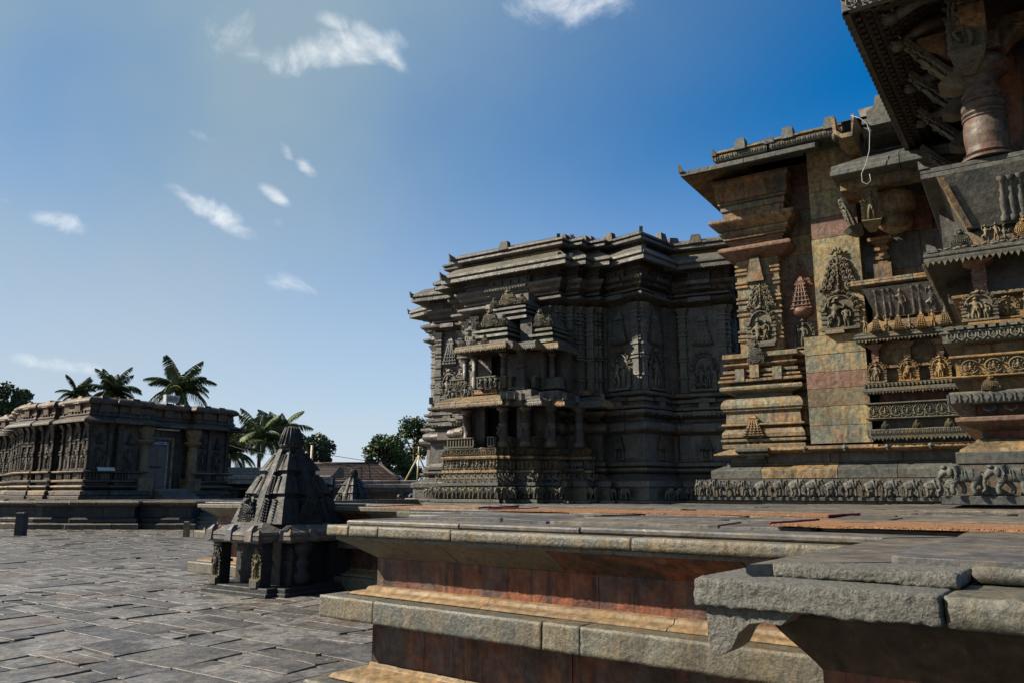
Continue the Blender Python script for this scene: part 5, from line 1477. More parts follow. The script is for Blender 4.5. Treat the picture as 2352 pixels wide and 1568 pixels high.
b.lathe([(.09, 4.62), (.14, 4.68), (.14, 4.72), (.08, 4.78), (.08, 4.95), (.15, 5.05), (.17, 5.12)], (.89, -6.95), 12); ob('tapered_pillar', b, 'grey', shr)
b = MB(); b.cbox(1.3, 1.72, -6.5, -6.3, 4.2, 4.42, .03); b.box(1.27, 1.76, -6.55, -6.3, 4.12, 4.2); ob('parapet_panel', b, 'grey', shr)
b = MB(); b.box(-.9, -.3, -6.6, -6.4, 4.1, 5.1); b.box(.2, 1.3, -6.6, -6.3, 4.1, 5.1); b.box(.9, 1.7, -6.1, -5.8, 4.1, 5.1); ob('cell_wall', b, 'dark', shr)
b = MB(); b.box(-.3, .2, -6.5, -6.4, 4.1, 5.1); ob('doorway', b, 'void', shr)  # black panel again, interior shade of the upper opening
U2 = [(-.62, -5.9), (-.62, -7.85), (.98, -7.85), (.98, -7.75), (1.12, -7.75), (1.12, -7.45), (1.58, -7.45), (1.58, -7.05), (2.0, -7.05), (2.0, -6.0)]
cb('eave_slab', [(-.5, 5.14), (-.04, 5.03), (0, 5.03), (.0, 5.1), (-.02, 5.11), (-.02, 5.17), (-.3, 5.27), (-.4, 5.28)], 'hall', U2, 14, (.6, 1.2), mats=['grey', 'hall'], back=.8)
teeth(shr, 'drop_fringe', U2, 5.05, .055, .04, 'carved', 0, th=.02)


def crown(x0, x1, y0, y1, z, s=1.0, seed=0):
    b = MB()
    tiers = [(0, .0, .08, -.0), (.08, .13, .1, 0), (.18, .03, .07, 0), (.25, .18, .08, 0), (.33, .08, .07, 0), (.40, .2, .06, 0)]
    for dz, ins, h, _ in tiers:
        b.frus((x0 + ins, x1 - ins, y0 + ins, y1), z + dz * s, (x0 + ins + .02, x1 - ins - .02, y0 + ins + .02, y1), z + (dz + h) * s)
    ob('roof_tier', b, 'grey', shr)
    zt = z + .46 * s; w = (x1 - x0)
    b = MB(); b.frus((x0 + .12, x1 - .12, y0 + .12, y1), zt - .02, (x0 + .2, x1 - .2, y0 + .2, y1), zt + .12 * s); b.frus((x0 + .2, x1 - .2, y0 + .2, y1), zt + .12 * s, (x0 + w * .38, x1 - w * .38, y0 + .4, y1), zt + .36 * s); ob('roof_cap', b, 'grey', shr)
    mot('gable_relief', GAB, 'carved', shr, ((x0 + x1) / 2, y0 + .14, zt), w * .44, .46 * s, 0, .6)
    for t in (.16, .84): mot('gable_relief', GAB, 'carved', shr, (x0 + w * t, y0 + .12, zt - .02), w * .24, .28 * s, 0, .5)


for i, x in enumerate((-.45, -.1, .25)): mot('gable_relief', GAB, 'carved', shr, (x, -7.68, 5.17), .26, .26, 0, .4)
crown(-.42, .82, -7.5, -6.2, 5.24, 1.0)
crown(.92, 1.8, -6.95, -6.0, 5.24, .95)
crown(-.2, 1.05, -7.0, -5.9, 5.92, .92)
b = MB(); b.box(.8, 1.15, -6.9, -6.0, 5.2, 5.9); ob('core', b, 'grey', shr)
b = MB(); b.box(0.05, .8, -6.5, -5.9, 6.4, 6.7); ob('core', b, 'grey', shr)

# ------------------------------------------------------------------ small pavilion shrine with pyramid tower, twice
def pavilion(label, loc, rz, s):
    t = thing('pavilion_shrine', label, 'shrine', loc, rz, 'small tower topped shrines beside the platform', s)
    a = .80
    for k, (h, z0, z1) in enumerate(((1.2, 0, .07), (1.12, .07, .15))):
        c_ = MB(); q = h * .8
        c_.cbox(-h, h, -q, q, z0, z1, .015); c_.cbox(-q, q, -h, h, z0 + .002, z1 + .003, .015); ob('plinth_step', c_, 'black', t)
    cellb = MB(); cellb.box(-.72, .62, -.62, .62, .15, .97); cellb.box(-.2, .9, .6, 3.2, 0, .98); ob('cell', cellb, 'black', t)  # solid black blocks stand in for the shade between and behind the posts
    for (x, y) in ((-.74, -.94), (.5, -.94), (.74, -.45), (.74, .5), (-.7, .6)):
        b = MB(); b.box(x - .12, x + .12, y - .1, y + .12, .15, .95); b.box(x - .15, x + .15, y - .13, y + .15, .55, .6)
        for z in (.82, .88): b.frus((x - .1, x + .1, y - .1, y + .1), z, (x - .14, x + .14, y - .14, y + .14), z + .05)
        b.box(x - .11, x + .11, y - .11, y + .11, .15, .3); ob('post', b, 'black', t)
        if y < -.9:
            mot('guardian_panel', NIC[3 if x < 0 else 4], 'carved', t, (x, y - .11, .27), .26, .38, 0, .4)
            b = MB(); b.box(x - .1, x + .1, y - .2, y - .09, .15, .27); ob('guardian_base', b, 'slab', t)
    for z, r in ((.3, .12), (.48, .16), (.66, .12)):
        pass
    b = MB(); b.lathe([(.1, .15), (.17, .25), (.17, .36), (.1, .42), (.13, .5), (.16, .56), (.1, .64), (.12, .7), (.18, .8), (.2, .95)], (.92, -.35), 12); ob('turned_post', b, 'black', t)
    # eave slab, cross shaped, double lip and swept top
    for k, (w, q) in enumerate(((1.12, .78), (.78, 1.12))):
        b = MB()
        x0, x1, y0, y1 = -w - (.18 if k == 0 else .08), w, -q - (.16 if k else .05), q
        e = k * .003
        b.box(x0 + .05, x1 - .05, y0 + .05, y1 - .05, .95 + e, 1.0 + e)
        b.frus((x0 + .0, x1, y0, y1), 1.0 + e, (x0, x1, y0, y1), 1.065 + e); b.frus((x0 + .02, x1 - .02, y0 + .02, y1 - .02), 1.065 + e, (x0 + .02, x1 - .02, y0 + .02, y1 - .02), 1.085 + e)
        b.frus((x0 + .0, x1, y0, y1), 1.085 + e, (x0 + .01, x1 - .01, y0 + .01, y1 - .01), 1.14 + e)
        b.frus((x0 + .03, x1 - .03, y0 + .03, y1 - .03), 1.14 + e, (x0 + .2, x1 - .2, y0 + .2, y1 - .2), 1.21 + e)
        b.frus((x0 + .2, x1 - .2, y0 + .2, y1 - .2), 1.21 + e, (x0 + .42, x1 - .42, y0 + .42, y1 - .42), 1.30 + e)
        ob('eave_slab', b, 'pave2', t)
    for (x, y, rr) in ((-.7, -1.29, 0), (-.1, -1.29, 0), (.5, -1.29, 0), (.80, -.80, -45), (1.13, -.3, 90), (1.13, .4, 90)):
        b = MB(); b.frus((-.09, .09, -.02, .1), .0, (-.09, .09, -.0, .1), .19); b.frus((-.07, .07, 0, .12), .19, (-.02, .02, .1, .2), .28); bb = ob('eave_block', b, 'pave2', t, (x, y, .985), R(rr))
    for (x, y) in ((-1.27, -.82), (1.1, -.82), (-.84, -1.26), (.78, -1.26), (1.1, .78), (-1.27, .78)):
        b = MB(); b.frus((x - .05, x + .05, y - .05, y + .05), 1.1, (x * 1.02 - .01, x * 1.02 + .01, y * 1.02 - .01, y * 1.02 + .01), 1.2); ob('corner_horn', b, 'hall', t)
    # tower
    tiers = [(.77, .66, 1.27, 1.75), (.60, .48, 1.84, 2.19), (.43, .27, 2.29, 2.62)]
    b = MB(); b.box(-.62, .62, -.62, .62, 1.2, 1.3); b.box(-.5, .5, -.5, .5, 1.7, 1.86); b.box(-.36, .36, -.36, .36, 2.15, 2.3); b.box(-.16, .16, -.16, .16, 2.5, 2.82); ob('tower_neck', b, 'black', t)
    for i, (w0, w1, z0, z1) in enumerate(tiers):
        b = MB()
        b.frus((-w0 * .86, w0 * .86, -w0 * .86, w0 * .86), z0, (-w1 * .8, w1 * .8, -w1 * .8, w1 * .8), z1)
        for sx in (-1, 1):
            for sy in (-1, 1):
                b.frus(tuple(sorted((sx * w0, sx * w0 * .42))) + tuple(sorted((sy * w0, sy * w0 * .42))), z0 + .012, tuple(sorted((sx * w1 * .94, sx * w1 * .42))) + tuple(sorted((sy * w1 * .94, sy * w1 * .42))), z1 - .01)
                b.frus(tuple(sorted((sx * w1 * .9, sx * w1 * .5))) + tuple(sorted((sy * w1 * .9, sy * w1 * .5))), z1 - .01, tuple(sorted((sx * w1 * .84, sx * w1 * .56))) + tuple(sorted((sy * w1 * .84, sy * w1 * .56))), z1 + .035)
        for k in range(4):
            X = Matrix.Rotation(R(90 * k), 4, 'Z')
            b.frus((-w0 * .3, w0 * .3, -w0 * 1.06, 0), z0 - .01, (-w1 * .3, w1 * .3, -w1 * 1.0, 0), z1 + .01, X)
            for xo in (-.36, -.24, .24, .36, .62, -.62):    # beaded ribs
                for q in range(9):
                    u = (q + .5) / 9; w = w0 + (w1 - w0) * u
                    b.box(xo * w - .018, xo * w + .018, -w * (1.075 if abs(xo) < .3 else 1.02), -w * .9, z0 + (z1 - z0) * u - .014, z0 + (z1 - z0) * u + .014, X)
        ob('tower_tier', b, 'black', t)
    for k in range(4):
        X = Matrix.Rotation(R(90 * k), 4, 'Z')
        b = MB(); b.add([(-.1, -.82, 1.28), (.1, -.82, 1.28), (.09, -.64, 1.85), (-.09, -.64, 1.85), (.06, -.27, 2.72), (-.06, -.27, 2.72), (-.13, -.5, 1.28), (.13, -.5, 1.28), (.1, -.3, 1.85), (-.1, -.3, 1.85), (.07, -.1, 2.7), (-.07, -.1, 2.7)], [(0, 1, 2, 3), (3, 2, 4, 5), (1, 7, 8, 2), (2, 8, 10, 4), (6, 0, 3, 9), (9, 3, 5, 11), (5, 4, 10, 11)], X)
        ob('tower_rib', b, 'black', t)
    mot('gable_relief', GAB, 'black', t, (-.28, -.74, 1.26), .52, .56, 0, .55)
    mot('gable_relief', GAB, 'black', t, (.74, -.1, 1.26), .5, .56, R(90), .4)
    b = MB(); b.lathe([(.2, 2.66), (.22, 2.68), (.15, 2.7), (.15, 2.75), (.235, 2.77), (.25, 2.81), (.235, 2.83), (.18, 3.03), (.125, 3.17), (.07, 3.2)], (0, 0), 12, None, False)
    for k in range(16):
        a_ = 2 * math.pi * k / 16
        b.tube([(.24 * math.cos(a_), .24 * math.sin(a_), 2.82), (.185 * math.cos(a_), .185 * math.sin(a_), 3.03), (.125 * math.cos(a_), .125 * math.sin(a_), 3.17)], .02, 4)
    ob('finial_cap', b, 'black', t)
    return t


pv = pavilion('black stone pyramid tower on a pillared shrine standing on the courtyard near the platform', (-4.38, 15.7, GZ), R(-35), .97)
p2 = clone(pv, location=(-8.35, 42.0, GZ), scale=(.95, .95, .93))
p2['label'] = 'far small stone tower shrine beyond the platform, before the tiled roof'

# ------------------------------------------------------------------ old temple across the courtyard on the left
QX, QY = -23.0, 43.0
OA = R(-35)
old = thing('old_temple', 'long weathered brown stone temple with bulging parapet and closed door on the left', 'temple', (QX, QY, 0), OA)
OP = [(-18, 2.6), (-13.2, 2.6), (-13.2, 1.9), (-11.6, 1.9), (-11.6, 1.5), (-10.4, 1.5), (-10.4, .9), (-8.4, .9), (-8.4, .2), (-7.4, .2), (-7.4, -.1), (-5.9, -.1), (-5.9, .3), (-5.2, .3), (-5.2, 0), (-3.9, 0), (-3.9, .45), (-3.2, .45), (-3.2, .2), (-1.9, .2), (-1.9, 0), (0, 0),
      (0, 1.1), (-.15, 1.1), (-.15, 1.6), (.1, 1.6), (.1, 2.9), (-.5, 2.9), (-.5, 6.4), (.1, 6.4), (.1, 7.3), (-.1, 7.3), (-.1, 8.7), (-3, 8.7)]


def o_(name, prof, mat, seed, L=(1.0, 2.2), c=.015, mats=None, back=.5, skip=()): blocks(old, name, OP, prof, mat, L, back, .01, .015, seed, c, mats=mats, skip=skip)


k_ = OP.index((-.5, 2.9)); DS = (k_,); DSX = (k_ - 1, k_, k_ + 1)
o_('base_slab', [(.3, 1.1), (.6, 1.12), (.6, 1.3), (.4, 1.32)], 'old', 1, skip=DS)
o_('base_slab', [(.4, 1.32), (.5, 1.34), (.46, 1.55), (.3, 1.62)], 'hall', 2, mats=['old', 'hall', 'old'], skip=DS)
o_('drip_moulding', [(.1, 1.64), (.36, 1.74), (.4, 1.8), (.36, 1.86), (.15, 1.9)], 'old', 3, mats=['old', 'hall'], skip=DS)
o_('recess_course', [(.1, 1.9), (.1, 2.02)], 'old', 4, skip=DS)
o_('base_course', [(.15, 2.02), (.32, 2.05), (.32, 2.16), (.2, 2.18)], 'old', 5, mats=['old', 'hall'], skip=DS)
o_('base_panel', [(.14, 2.18), (.14, 2.52)], 'old', 6, skip=DS)
o_('ledge_course', [(.1, 2.52), (.34, 2.56), (.36, 2.62), (.3, 2.66), (.1, 2.68)], 'hall', 7, mats=['old', 'hall'], skip=DS)
for k, (z0, z1) in enumerate(((2.68, 3.5), (3.5, 4.3), (4.3, 5.35))):
    o_('wall_stone', [(0, z0), (0, z1)], 'old', 10 + k, c=0, L=(1.2, 2.4), skip=DS)
o_('eave_slab', [(.05, 5.4), (.55, 5.3), (.75, 5.22), (.78, 5.24), (.76, 5.36), (.6, 5.45), (.3, 5.6), (.2, 5.66)], 'old', 15, back=.8, mats=['dark', 'old'])
o_('frieze_course', [(.18, 5.62), (.3, 5.65), (.3, 5.74), (.24, 5.75), (.24, 5.84)], 'old', 16)
o_('parapet_stone', [(.2, 5.84), (.24, 5.9), (.2, 6.2), (.26, 6.24)], 'oldp', 17)
o_('parapet_coping', [(.26, 6.24), (.4, 6.28), (.46, 6.36), (.44, 6.46), (.3, 6.6), (.1, 6.68), (-.3, 6.7)], 'oldp', 18, c=.03, back=1.0)
b = MB()
for (x0, x1, y0, y1) in ((-17, -.9, 3.2, 8.4), (-8.2, -.6, .8, 2.8), (-13, -.9, 2.4, 3.2)): b.box(x0, x1, y0, y1, 1.0, 6.5)
ob('core', b, 'oldp', old)
b = MB(); row_pts = []
for i in range(len(OP) - 1):
    A_, B_v = Vector(OP[i]), Vector(OP[i + 1]); dv = B_v - A_; ln = dv.length
    if ln < .3 or i in DSX: continue
    dv.normalize(); nn = Vector((dv.y, -dv.x)); rz = math.atan2(dv.y, dv.x)
    n = max(1, round(ln / 1.0))
    for k in range(n + 1):                       # engaged pilasters
        q = A_ + dv * (ln * k / n); X = T4((q.x, q.y, 0), rz)
        b.box(-.1, .1, -.1, .05, 2.68, 5.3, X)
        for z in (2.7, 3.55, 3.7, 4.3, 4.75, 4.95): b.box(-.15, .15, -.15, .05, z, z + .08, X)
        b.frus((-.12, .12, -.12, .05), 4.95, (-.22, .22, -.3, .05), 5.25, X)
    for k in range(n):
        q = A_ + dv * (ln * (k + .5) / n)
        if ln > .5:
            mot('deity_panel', NIC[(i + k) % 5], 'old', old, (q.x, q.y, 2.7), .62, .85, rz, .7)
            mot('tower_relief', TOW, 'old', old, (q.x, q.y, 4.1), .42, .55, rz, .5)
    m = int(ln / .16)
    for k in range(m):
        q = A_ + dv * (ln * (k + .5) / m); X = T4((q.x + nn.x * .14, q.y + nn.y * .14, 0), rz)
        if (k // 4) % 2 == 0: b.box(-.035, .035, -.1, .02, 2.2, 2.52, X)
        X = T4((q.x + nn.x * .24, q.y + nn.y * .24, 0), rz)
        if k % 2: b.box(-.05, .05, -.07, .02, 5.76, 5.92, X)
ob('engaged_pilasters', b, 'old', old, kind='stuff')
# parapet bosses
for i in range(len(OP) - 1):
    A_, B_v = Vector(OP[i]), Vector(OP[i + 1]); dv = B_v - A_; ln = dv.length
    if ln < .9: continue
    dv.normalize(); nn = Vector((dv.y, -dv.x)); rz = math.atan2(dv.y, dv.x)
    for k in range(max(1, round(ln / 1.3))):
        n = max(1, round(ln / 1.3)); q = A_ + dv * (ln * (k + .5) / n) + nn * .2
        bb = MB(); bb.frus((-.3, .3, -.14, .3), 0, (-.26, .26, -.16, .3), .45); bb.frus((-.34, .34, -.26, .3), .45, (-.2, .2, -.05, .3), .86); ob('parapet_boss', bb, 'oldp', old, (q.x, q.y, 5.86), rz)
b = MB(); b.prism([(-.3, 5.36), (.6, 5.26), (.95, 5.38), (.9, 5.46), (.55, 5.42), (-.3, 5.6)], 8.3, 9.1); b.box(.1, .25, 8.4, 8.6, 5.7, 6.0); ob('eave_tip', b, 'old', old)
# doorway in its recess
y0 = 4.15
b = MB(); b.box(-.52, -.4, 2.9, 6.4, 1.3, 5.4); b.box(-.6, .3, 2.9, 6.4, 1.0, 1.7); ob('door_recess', b, 'old', old)
for k, (d, z) in enumerate(((.98, 4.55), (.84, 4.4), (.7, 4.25))):
    for s in (-1, 1):
        b = MB(); yy = y0 + s * d * 1.0; b.box(-.42, -.3 - k * .03, yy - .07, yy + .07, 1.7, z); ob('door_jamb', b, ('hall', 'old', 'plaster')[k], old)
    b = MB(); b.box(-.42, -.3 - k * .03, y0 - d - .06, y0 + d + .06, z + .005, z + .14); ob('door_lintel', b, ('hall', 'old', 'plaster')[k], old)
dr = MB(); dr.box(-.43, -.39, y0 - .63, y0 + .63, 1.7, 4.18); door = ob('door', dr, 'wood', old)
for s in (-1, 1):
    for k in range(4):
        b = MB(); z = 1.78 + k * .6; b.frus((-.39, -.37, y0 + s * .32 - .25, y0 + s * .32 + .25), z, (-.39, -.365, y0 + s * .32 - .22, y0 + s * .32 + .22), z + .5); ob('door_panel', b, 'wood', door)
b = MB(); b.tube([(-.36, y0 - .3, 2.95), (-.36, y0 + .35, 2.95)], .03, 6); b.ball((-.35, y0 - .3, 2.95), .05); b.ball((-.35, y0 + .3, 2.95), .05); ob('door_bolt', b, 'iron', door)
for yy in (3.16, 6.2):
    b = MB(); b.lathe([(.42, 1.3), (.42, 2.3), (.3, 2.32), (.32, 2.75), (.26, 2.8), (.34, 2.9), (.26, 3.0), (.34, 3.08), (.26, 3.16), (.3, 3.3), (.3, 3.9), (.22, 3.95), (.3, 4.05), (.22, 4.12), (.34, 4.2), (.52, 4.38), (.52, 4.46), (.3, 4.5), (.4, 4.7), (.5, 5.1), (.5, 5.3)], (.05, yy), 16)
    b.box(-.42, .5, yy - .44, yy + .44, 1.2, 2.3); ob('entrance_pillar', b, 'hall', old)
for k in range(4):
    b = MB(); b.box(-.5, .7 + .35 * (3 - k), 3.65, 5.8, 1.1 + .15 * k + .002, 1.25 + .15 * k); ob('door_step', b, 'pave2', old)
signb = MB(); signb.box(-.36, -.33, y0 - .1, y0 + .55, 4.28, 4.46)
sg_ = ob('door_sign', signb, 'white', None, (QX, QY, 0), OA); tag(sg_, 'small white sign board with blue lettering band above the temple door', 'sign')
b = MB(); b.box(-.329, -.325, y0 - .06, y0 + .5, 4.30, 4.38); ob('sign_band', b, 'blue', sg_)
tl = MB(); tl.tube([(-.1, 3.9, 5.12), (-.1, 5.35, 5.12)], .035, 8); tl.box(-.16, -.08, 3.85, 5.4, 5.14, 5.18)
tube = ob('tube_lamp', tl, 'white', None, (QX, QY, 0), OA); tag(tube, 'unlit white tube lamp under the eave above the temple door', 'lamp')
fl = thing('floodlight', 'white box floodlight standing on the roof parapet of the brown temple, before a palm', 'floodlight', (QX + .0, QY, 0), OA)
b = MB(); b.frus((-.35, -.05, 4.3, 5.1), 6.78, (-.3, .0, 4.25, 5.15), 7.2); ob('housing', b, 'white', fl)
b = MB(); b.box(-.02, .015, 4.36, 5.04, 6.86, 7.12); ob('glass', b, 'plaster', fl)
b = MB(); b.tube([(-.2, 4.5, 6.6), (-.2, 4.5, 6.85)], .03); b.tube([(-.2, 4.9, 6.6), (-.2, 4.9, 6.85)], .03); ob('bracket', b, 'iron', fl)
b = MB(); b.add([(-.0, -.5, 0), (-.0, .45, 0), (-.25, .5, .16), (-.25, -.45, .16), (-.02, -.5, -.04), (-.02, .45, -.04), (-.27, .5, .12), (-.27, -.45, .12)], [(0, 1, 2, 3), (4, 7, 6, 5), (0, 4, 5, 1), (1, 5, 6, 2), (2, 6, 7, 3), (3, 7, 4, 0)])
tb = ob('notice_tablet', b, 'white', None, (QX + 0, QY, 0), OA)
tb.location = (QX + .36 * math.cos(OA) - .95 * math.sin(OA), QY + .36 * math.sin(OA) + .95 * math.cos(OA), 2.69)
tag(tb, 'tilted white notice tablet resting on the wall ledge of the brown temple', 'sign')

# its terrace and steps
ot = thing('old_terrace', 'moulded stone terrace, its front coloured dark for shade, carrying the brown temple, with steps at its right end', 'platform', (0, 0, 0), 0)
TP = [(-42, 41.4), (-26.3, 40.6), (-23.0, 39.6), (-23.0, 39.4), (-21.4, 39.4), (-21.2, 39.1), (-18.4, 39.1), (-18.4, 39.6), (-16.6, 39.6), (-16.6, 39.0), (-15.6, 39.0), (-15.6, 46.5)]
def tp(name, prof, mat, seed, L=(1.0, 2.0), **k): blocks(ot, name, TP, prof, mat, L, 1.0, .01, .02, seed, .02, **k)
tp('base_slab', [(.2, -.25), (.45, -.25), (.45, .0), (.3, .05)], 'old', 1)
tp('base_slab', [(.2, .05), (.28, .07), (.28, .25), (.1, .3)], 'black', 2)
tp('wall_stone', [(.05, .3), (.05, .8)], 'black', 3)  # near-black colour stands in for the shadow on the terrace front
tp('drip_moulding', [(.05, .8), (.25, .86), (.35, .95), (.35, 1.05), (.2, 1.1), (.0, 1.14)], 'hall', 4, mats=['old', 'dark'])
b = MB()
for i in range(19): x = -41 + i * 1.3; yy = 41.35 + (x + 42) * -.052 - .37; b.frus((x - .1, x + .1, yy, yy + .3), .98, (x - .05, x + .05, yy + .02, yy + .3), 1.17)
ob('edge_knobs', b, 'old', ot, kind='stuff')
b = MB(); b.add([(-50, 41.5, 1.12), (-26.3, 40.7, 1.12), (-23, 39.7, 1.12), (-18.5, 39.3, 1.12), (-15.8, 39.6, 1.12), (-15.8, 60, 1.12), (-50, 60, 1.12)], [(0, 1, 2, 3, 4, 5, 6)]); ob('floor', b, 'pave2', ot)
for k in range(7):
    b = MB(); b.cbox(-15.5, -13.3, 38.7 + .38 * k, 38.7 + .38 * (k + 1) + .05, -.25, -.05 + .19 * k, .02); ob('step', b, 'pave2', ot)
b = MB(); b.box(-13.3, -12.8, 38.9, 46, -.25, .5); b.box(-13.3, -6, 42.5, 46.5, -.25, .6); ob('side_block', b, 'old', ot)

# low stone posts on the courtyard
for (x, y, w, h, lb) in ((-20.4, 33.5, .34, .95, 'dark square stone post at the left, before the terrace'), (-13.15, 32.6, .20, .62, 'slim short stone post right of the dark post, before the terrace')):
    b = MB(); b.cbox(x - w / 2, x + w / 2, y - w / 2, y + w / 2, GZ, GZ + h, .03)
    o = ob('stone_post', b, 'black' if w > .3 else 'hall', None); tag(o, lb, 'post', 'stone posts before the terrace')

# ------------------------------------------------------------------ cloister behind, tiled roofs
cl = thing('cloister', 'long low cloister along the back of the courtyard with flat ledge and tiled roof', 'building', (0, 58, 0), 0)
b = MB(); b.box(-40, 16, 1.6, 1.9, GZ, 2.0); ob('back_wall', b, 'plaster', cl)
blocks(cl, 'ledge_course', [(-19, 0), (16, 0)], [(-.4, 1.75), (.0, 1.8), (.0, 2.05), (-.08, 2.07)], 'plaster', (1.2, 2.4), .6, .015, .02, 5, .02)
blocks(cl, 'ledge_course', [(-19, 0), (16, 0)], [(-.1, 2.07), (-.04, 2.08), (-.04, 2.3), (-.2, 2.32)], 'plaster', (1.2, 2.4), .6, .015, .02, 6, .02)
b = MB(); b.box(-19.2, 16, .2, 2.4, 1.5, 1.8); ob('lintel', b, 'dark', cl)
for i in range(12):
    x = -18.4 + i * 2.6
    b = MB(); b.lathe([(.3, GZ), (.3, .3), (.2, .35), (.24, .6), (.24, .9), (.16, .95), (.24, 1.05), (.16, 1.12), (.22, 1.3), (.35, 1.45), (.35, 1.6)], (x, .4), 12); ob('pillar', b, 'old', cl)
for x in (-5.2, 2.2):
    b = MB(); b.box(x - .8, x + .8, 1.45, 1.65, GZ, 1.1); b.box(x - 1, x + 1, 1.4, 1.62, 1.12, 1.4); ob('doorway', b, 'dark', cl)


def tiled(par, x0, x1, y0, yr, z0, zr, hip0=0, hip1=0, name='roof'):
    b = MB(); n = 10
    b.add([(x0, y0, z0), (x1, y0, z0), (x1 - hip1, yr, zr), (x0 + hip0, yr, zr), (x0, 2 * yr - y0, z0), (x1, 2 * yr - y0, z0)], [(0, 1, 2, 3), (1, 5, 2), (0, 3, 4), (4, 3, 2, 5)])
    rr = random.Random(3)
    for k in range(n):
        t0 = k / n; xa, xb = x0 + hip0 * t0, x1 - hip1 * t0; y, z = y0 + (yr - y0) * t0, z0 + (zr - z0) * t0
        m = int((xb - xa) / .5)
        for q in range(m):
            u = xa + (xb - xa) * q / m; dz = rr.uniform(0, .03)
            b.add([(u, y - .02, z + .05 + dz), (u + (xb - xa) / m - .03, y - .02, z + .05 + dz), (u + (xb - xa) / m - .03, y + (yr - y0) / n, z + (zr - z0) / n + .02), (u, y + (yr - y0) / n, z + (zr - z0) / n + .02), (u, y - .02, z - .02), (u + (xb - xa) / m - .03, y - .02, z - .02)], [(0, 1, 2, 3), (4, 5, 1, 0)])
    r = ob(name, b, 'tile', par)
    b = MB(); b.tube([(x0 + hip0, yr, zr + .06), (x1 - hip1, yr, zr + .06)], .12, 6); b.tube([(x1, y0, z0 + .05), (x1 - hip1, yr, zr + .06)], .1, 6); ob('ridge', b, 'tile', r)
    return r


tiled(cl, -17.0, -8.4, 1.5, 4.2, 2.35, 3.6, .1, 2.0)
b = MB(); b.box(-17, -9, 2.0, 6, 1.5, 2.4); ob('upper_wall', b, 'old', cl)
c2 = thing('side_cloister', 'pale stone edged veranda with turned pillars right of the brown temple', 'building', (-17.6, 50, 0), 0)
blocks(c2, 'ledge_course', [(-4.5, 0), (6.2, 0)], [(-.4, 1.95), (.0, 2.0), (.0, 2.2), (-.05, 2.22), (-.05, 2.26), (.02, 2.28), (.02, 2.48), (-.3, 2.52)], 'ochre', (1.0, 1.6), .8, .01, .01, 5, .02, mats=['plaster'])
blocks(c2, 'drip_moulding', [(-4.5, 0), (6.2, 0)], [(-.5, 1.6), (.1, 1.62), (.12, 1.72), (-.2, 1.8)], 'old', (1.0, 1.6), .8, .01, .01, 5, .02)
b = MB(); b.box(-4.5, 6.2, 1.2, 1.4, GZ, 2.4); b.box(-4.5, 6.2, .0, 1.4, GZ, .4); b.frus((-4.5, 6.2, .3, 4), 2.45, (-4.5, 6.2, 2.5, 4), 3.1); ob('wall_and_roof', b, 'tile', c2)
for x in (-3.2, -1.5, .2, 1.9, 3.6, 5.3):
    b = MB(); b.lathe([(.3, .4), (.34, .6), (.3, .8), (.2, .85), (.33, 1.0), (.33, 1.15), (.2, 1.2), (.36, 1.4), (.4, 1.6)], (x, .35), 12); ob('pillar', b, 'black', c2)

# ------------------------------------------------------------------ pole, wires, mast, people
pole = thing('power_pole', 'pale concrete power pole with cross arm behind the black tower', 'pole', (-14.4, 57.0, 0))
b = MB(); b.tube([(0, 0, GZ), (0, 0, 4.8)], [.14, .09], 8); ob('shaft', b, 'cream', pole)
b = MB(); b.box(-.45, .45, -.05, .05, 4.1, 4.2); ob('cross_arm', b, 'iron', pole)
b = MB()
for x in (-.4, 0, .4): b.lathe([(.03, 4.2), (.06, 4.26), (.04, 4.36)], (x, 0), 8)
ob('insulators', b, 'white', pole)


def wire_(label, a, b_, sag):
    m = MB(); A_, B_v = Vector(a), Vector(b_)
    m.tube([A_.lerp(B_v, t / 12) - Vector((0, 0, sag * 4 * (t / 12) * (1 - t / 12))) for t in range(13)], .025, 4)
    o = ob('overhead_wire', m, 'cable', None); tag(o, label, 'wire', 'overhead wires crossing the sky behind the roofs')


wire_('overhead wire running from the power pole across the gap to the trees, upper one', (-14.0, 57, 4.25), (-5.0, 76, 3.7), .25)
wire_('lower overhead wire between the tiled roof and the trees', (-13.9, 57.2, 3.6), (-5.0, 74, 2.85), .1)
wire_('thin overhead wire between the brown temple and the palms', (-22.0, 60, 5.2), (-14.4, 57, 4.3), .5)
mast = thing('tripod_mast', 'pale tripod frame with a mast top standing on the cloister roof before the trees', 'mast', (-6.9, 58.6, 2.3))
for k, (x, y) in enumerate(((-.95, 0), (0, -.5), (.85, .1))):
    b = MB(); b.tube([(x, y, 0), (0, 0, 1.85)], .06, 6); ob('leg', b, 'cream', mast)
b = MB(); b.tube([(0, 0, 1.8), (0, 0, 2.5)], .06, 6); b.box(-.25, .25, -.04, .04, 2.38, 2.46); ob('mast_head', b, 'cream', mast)


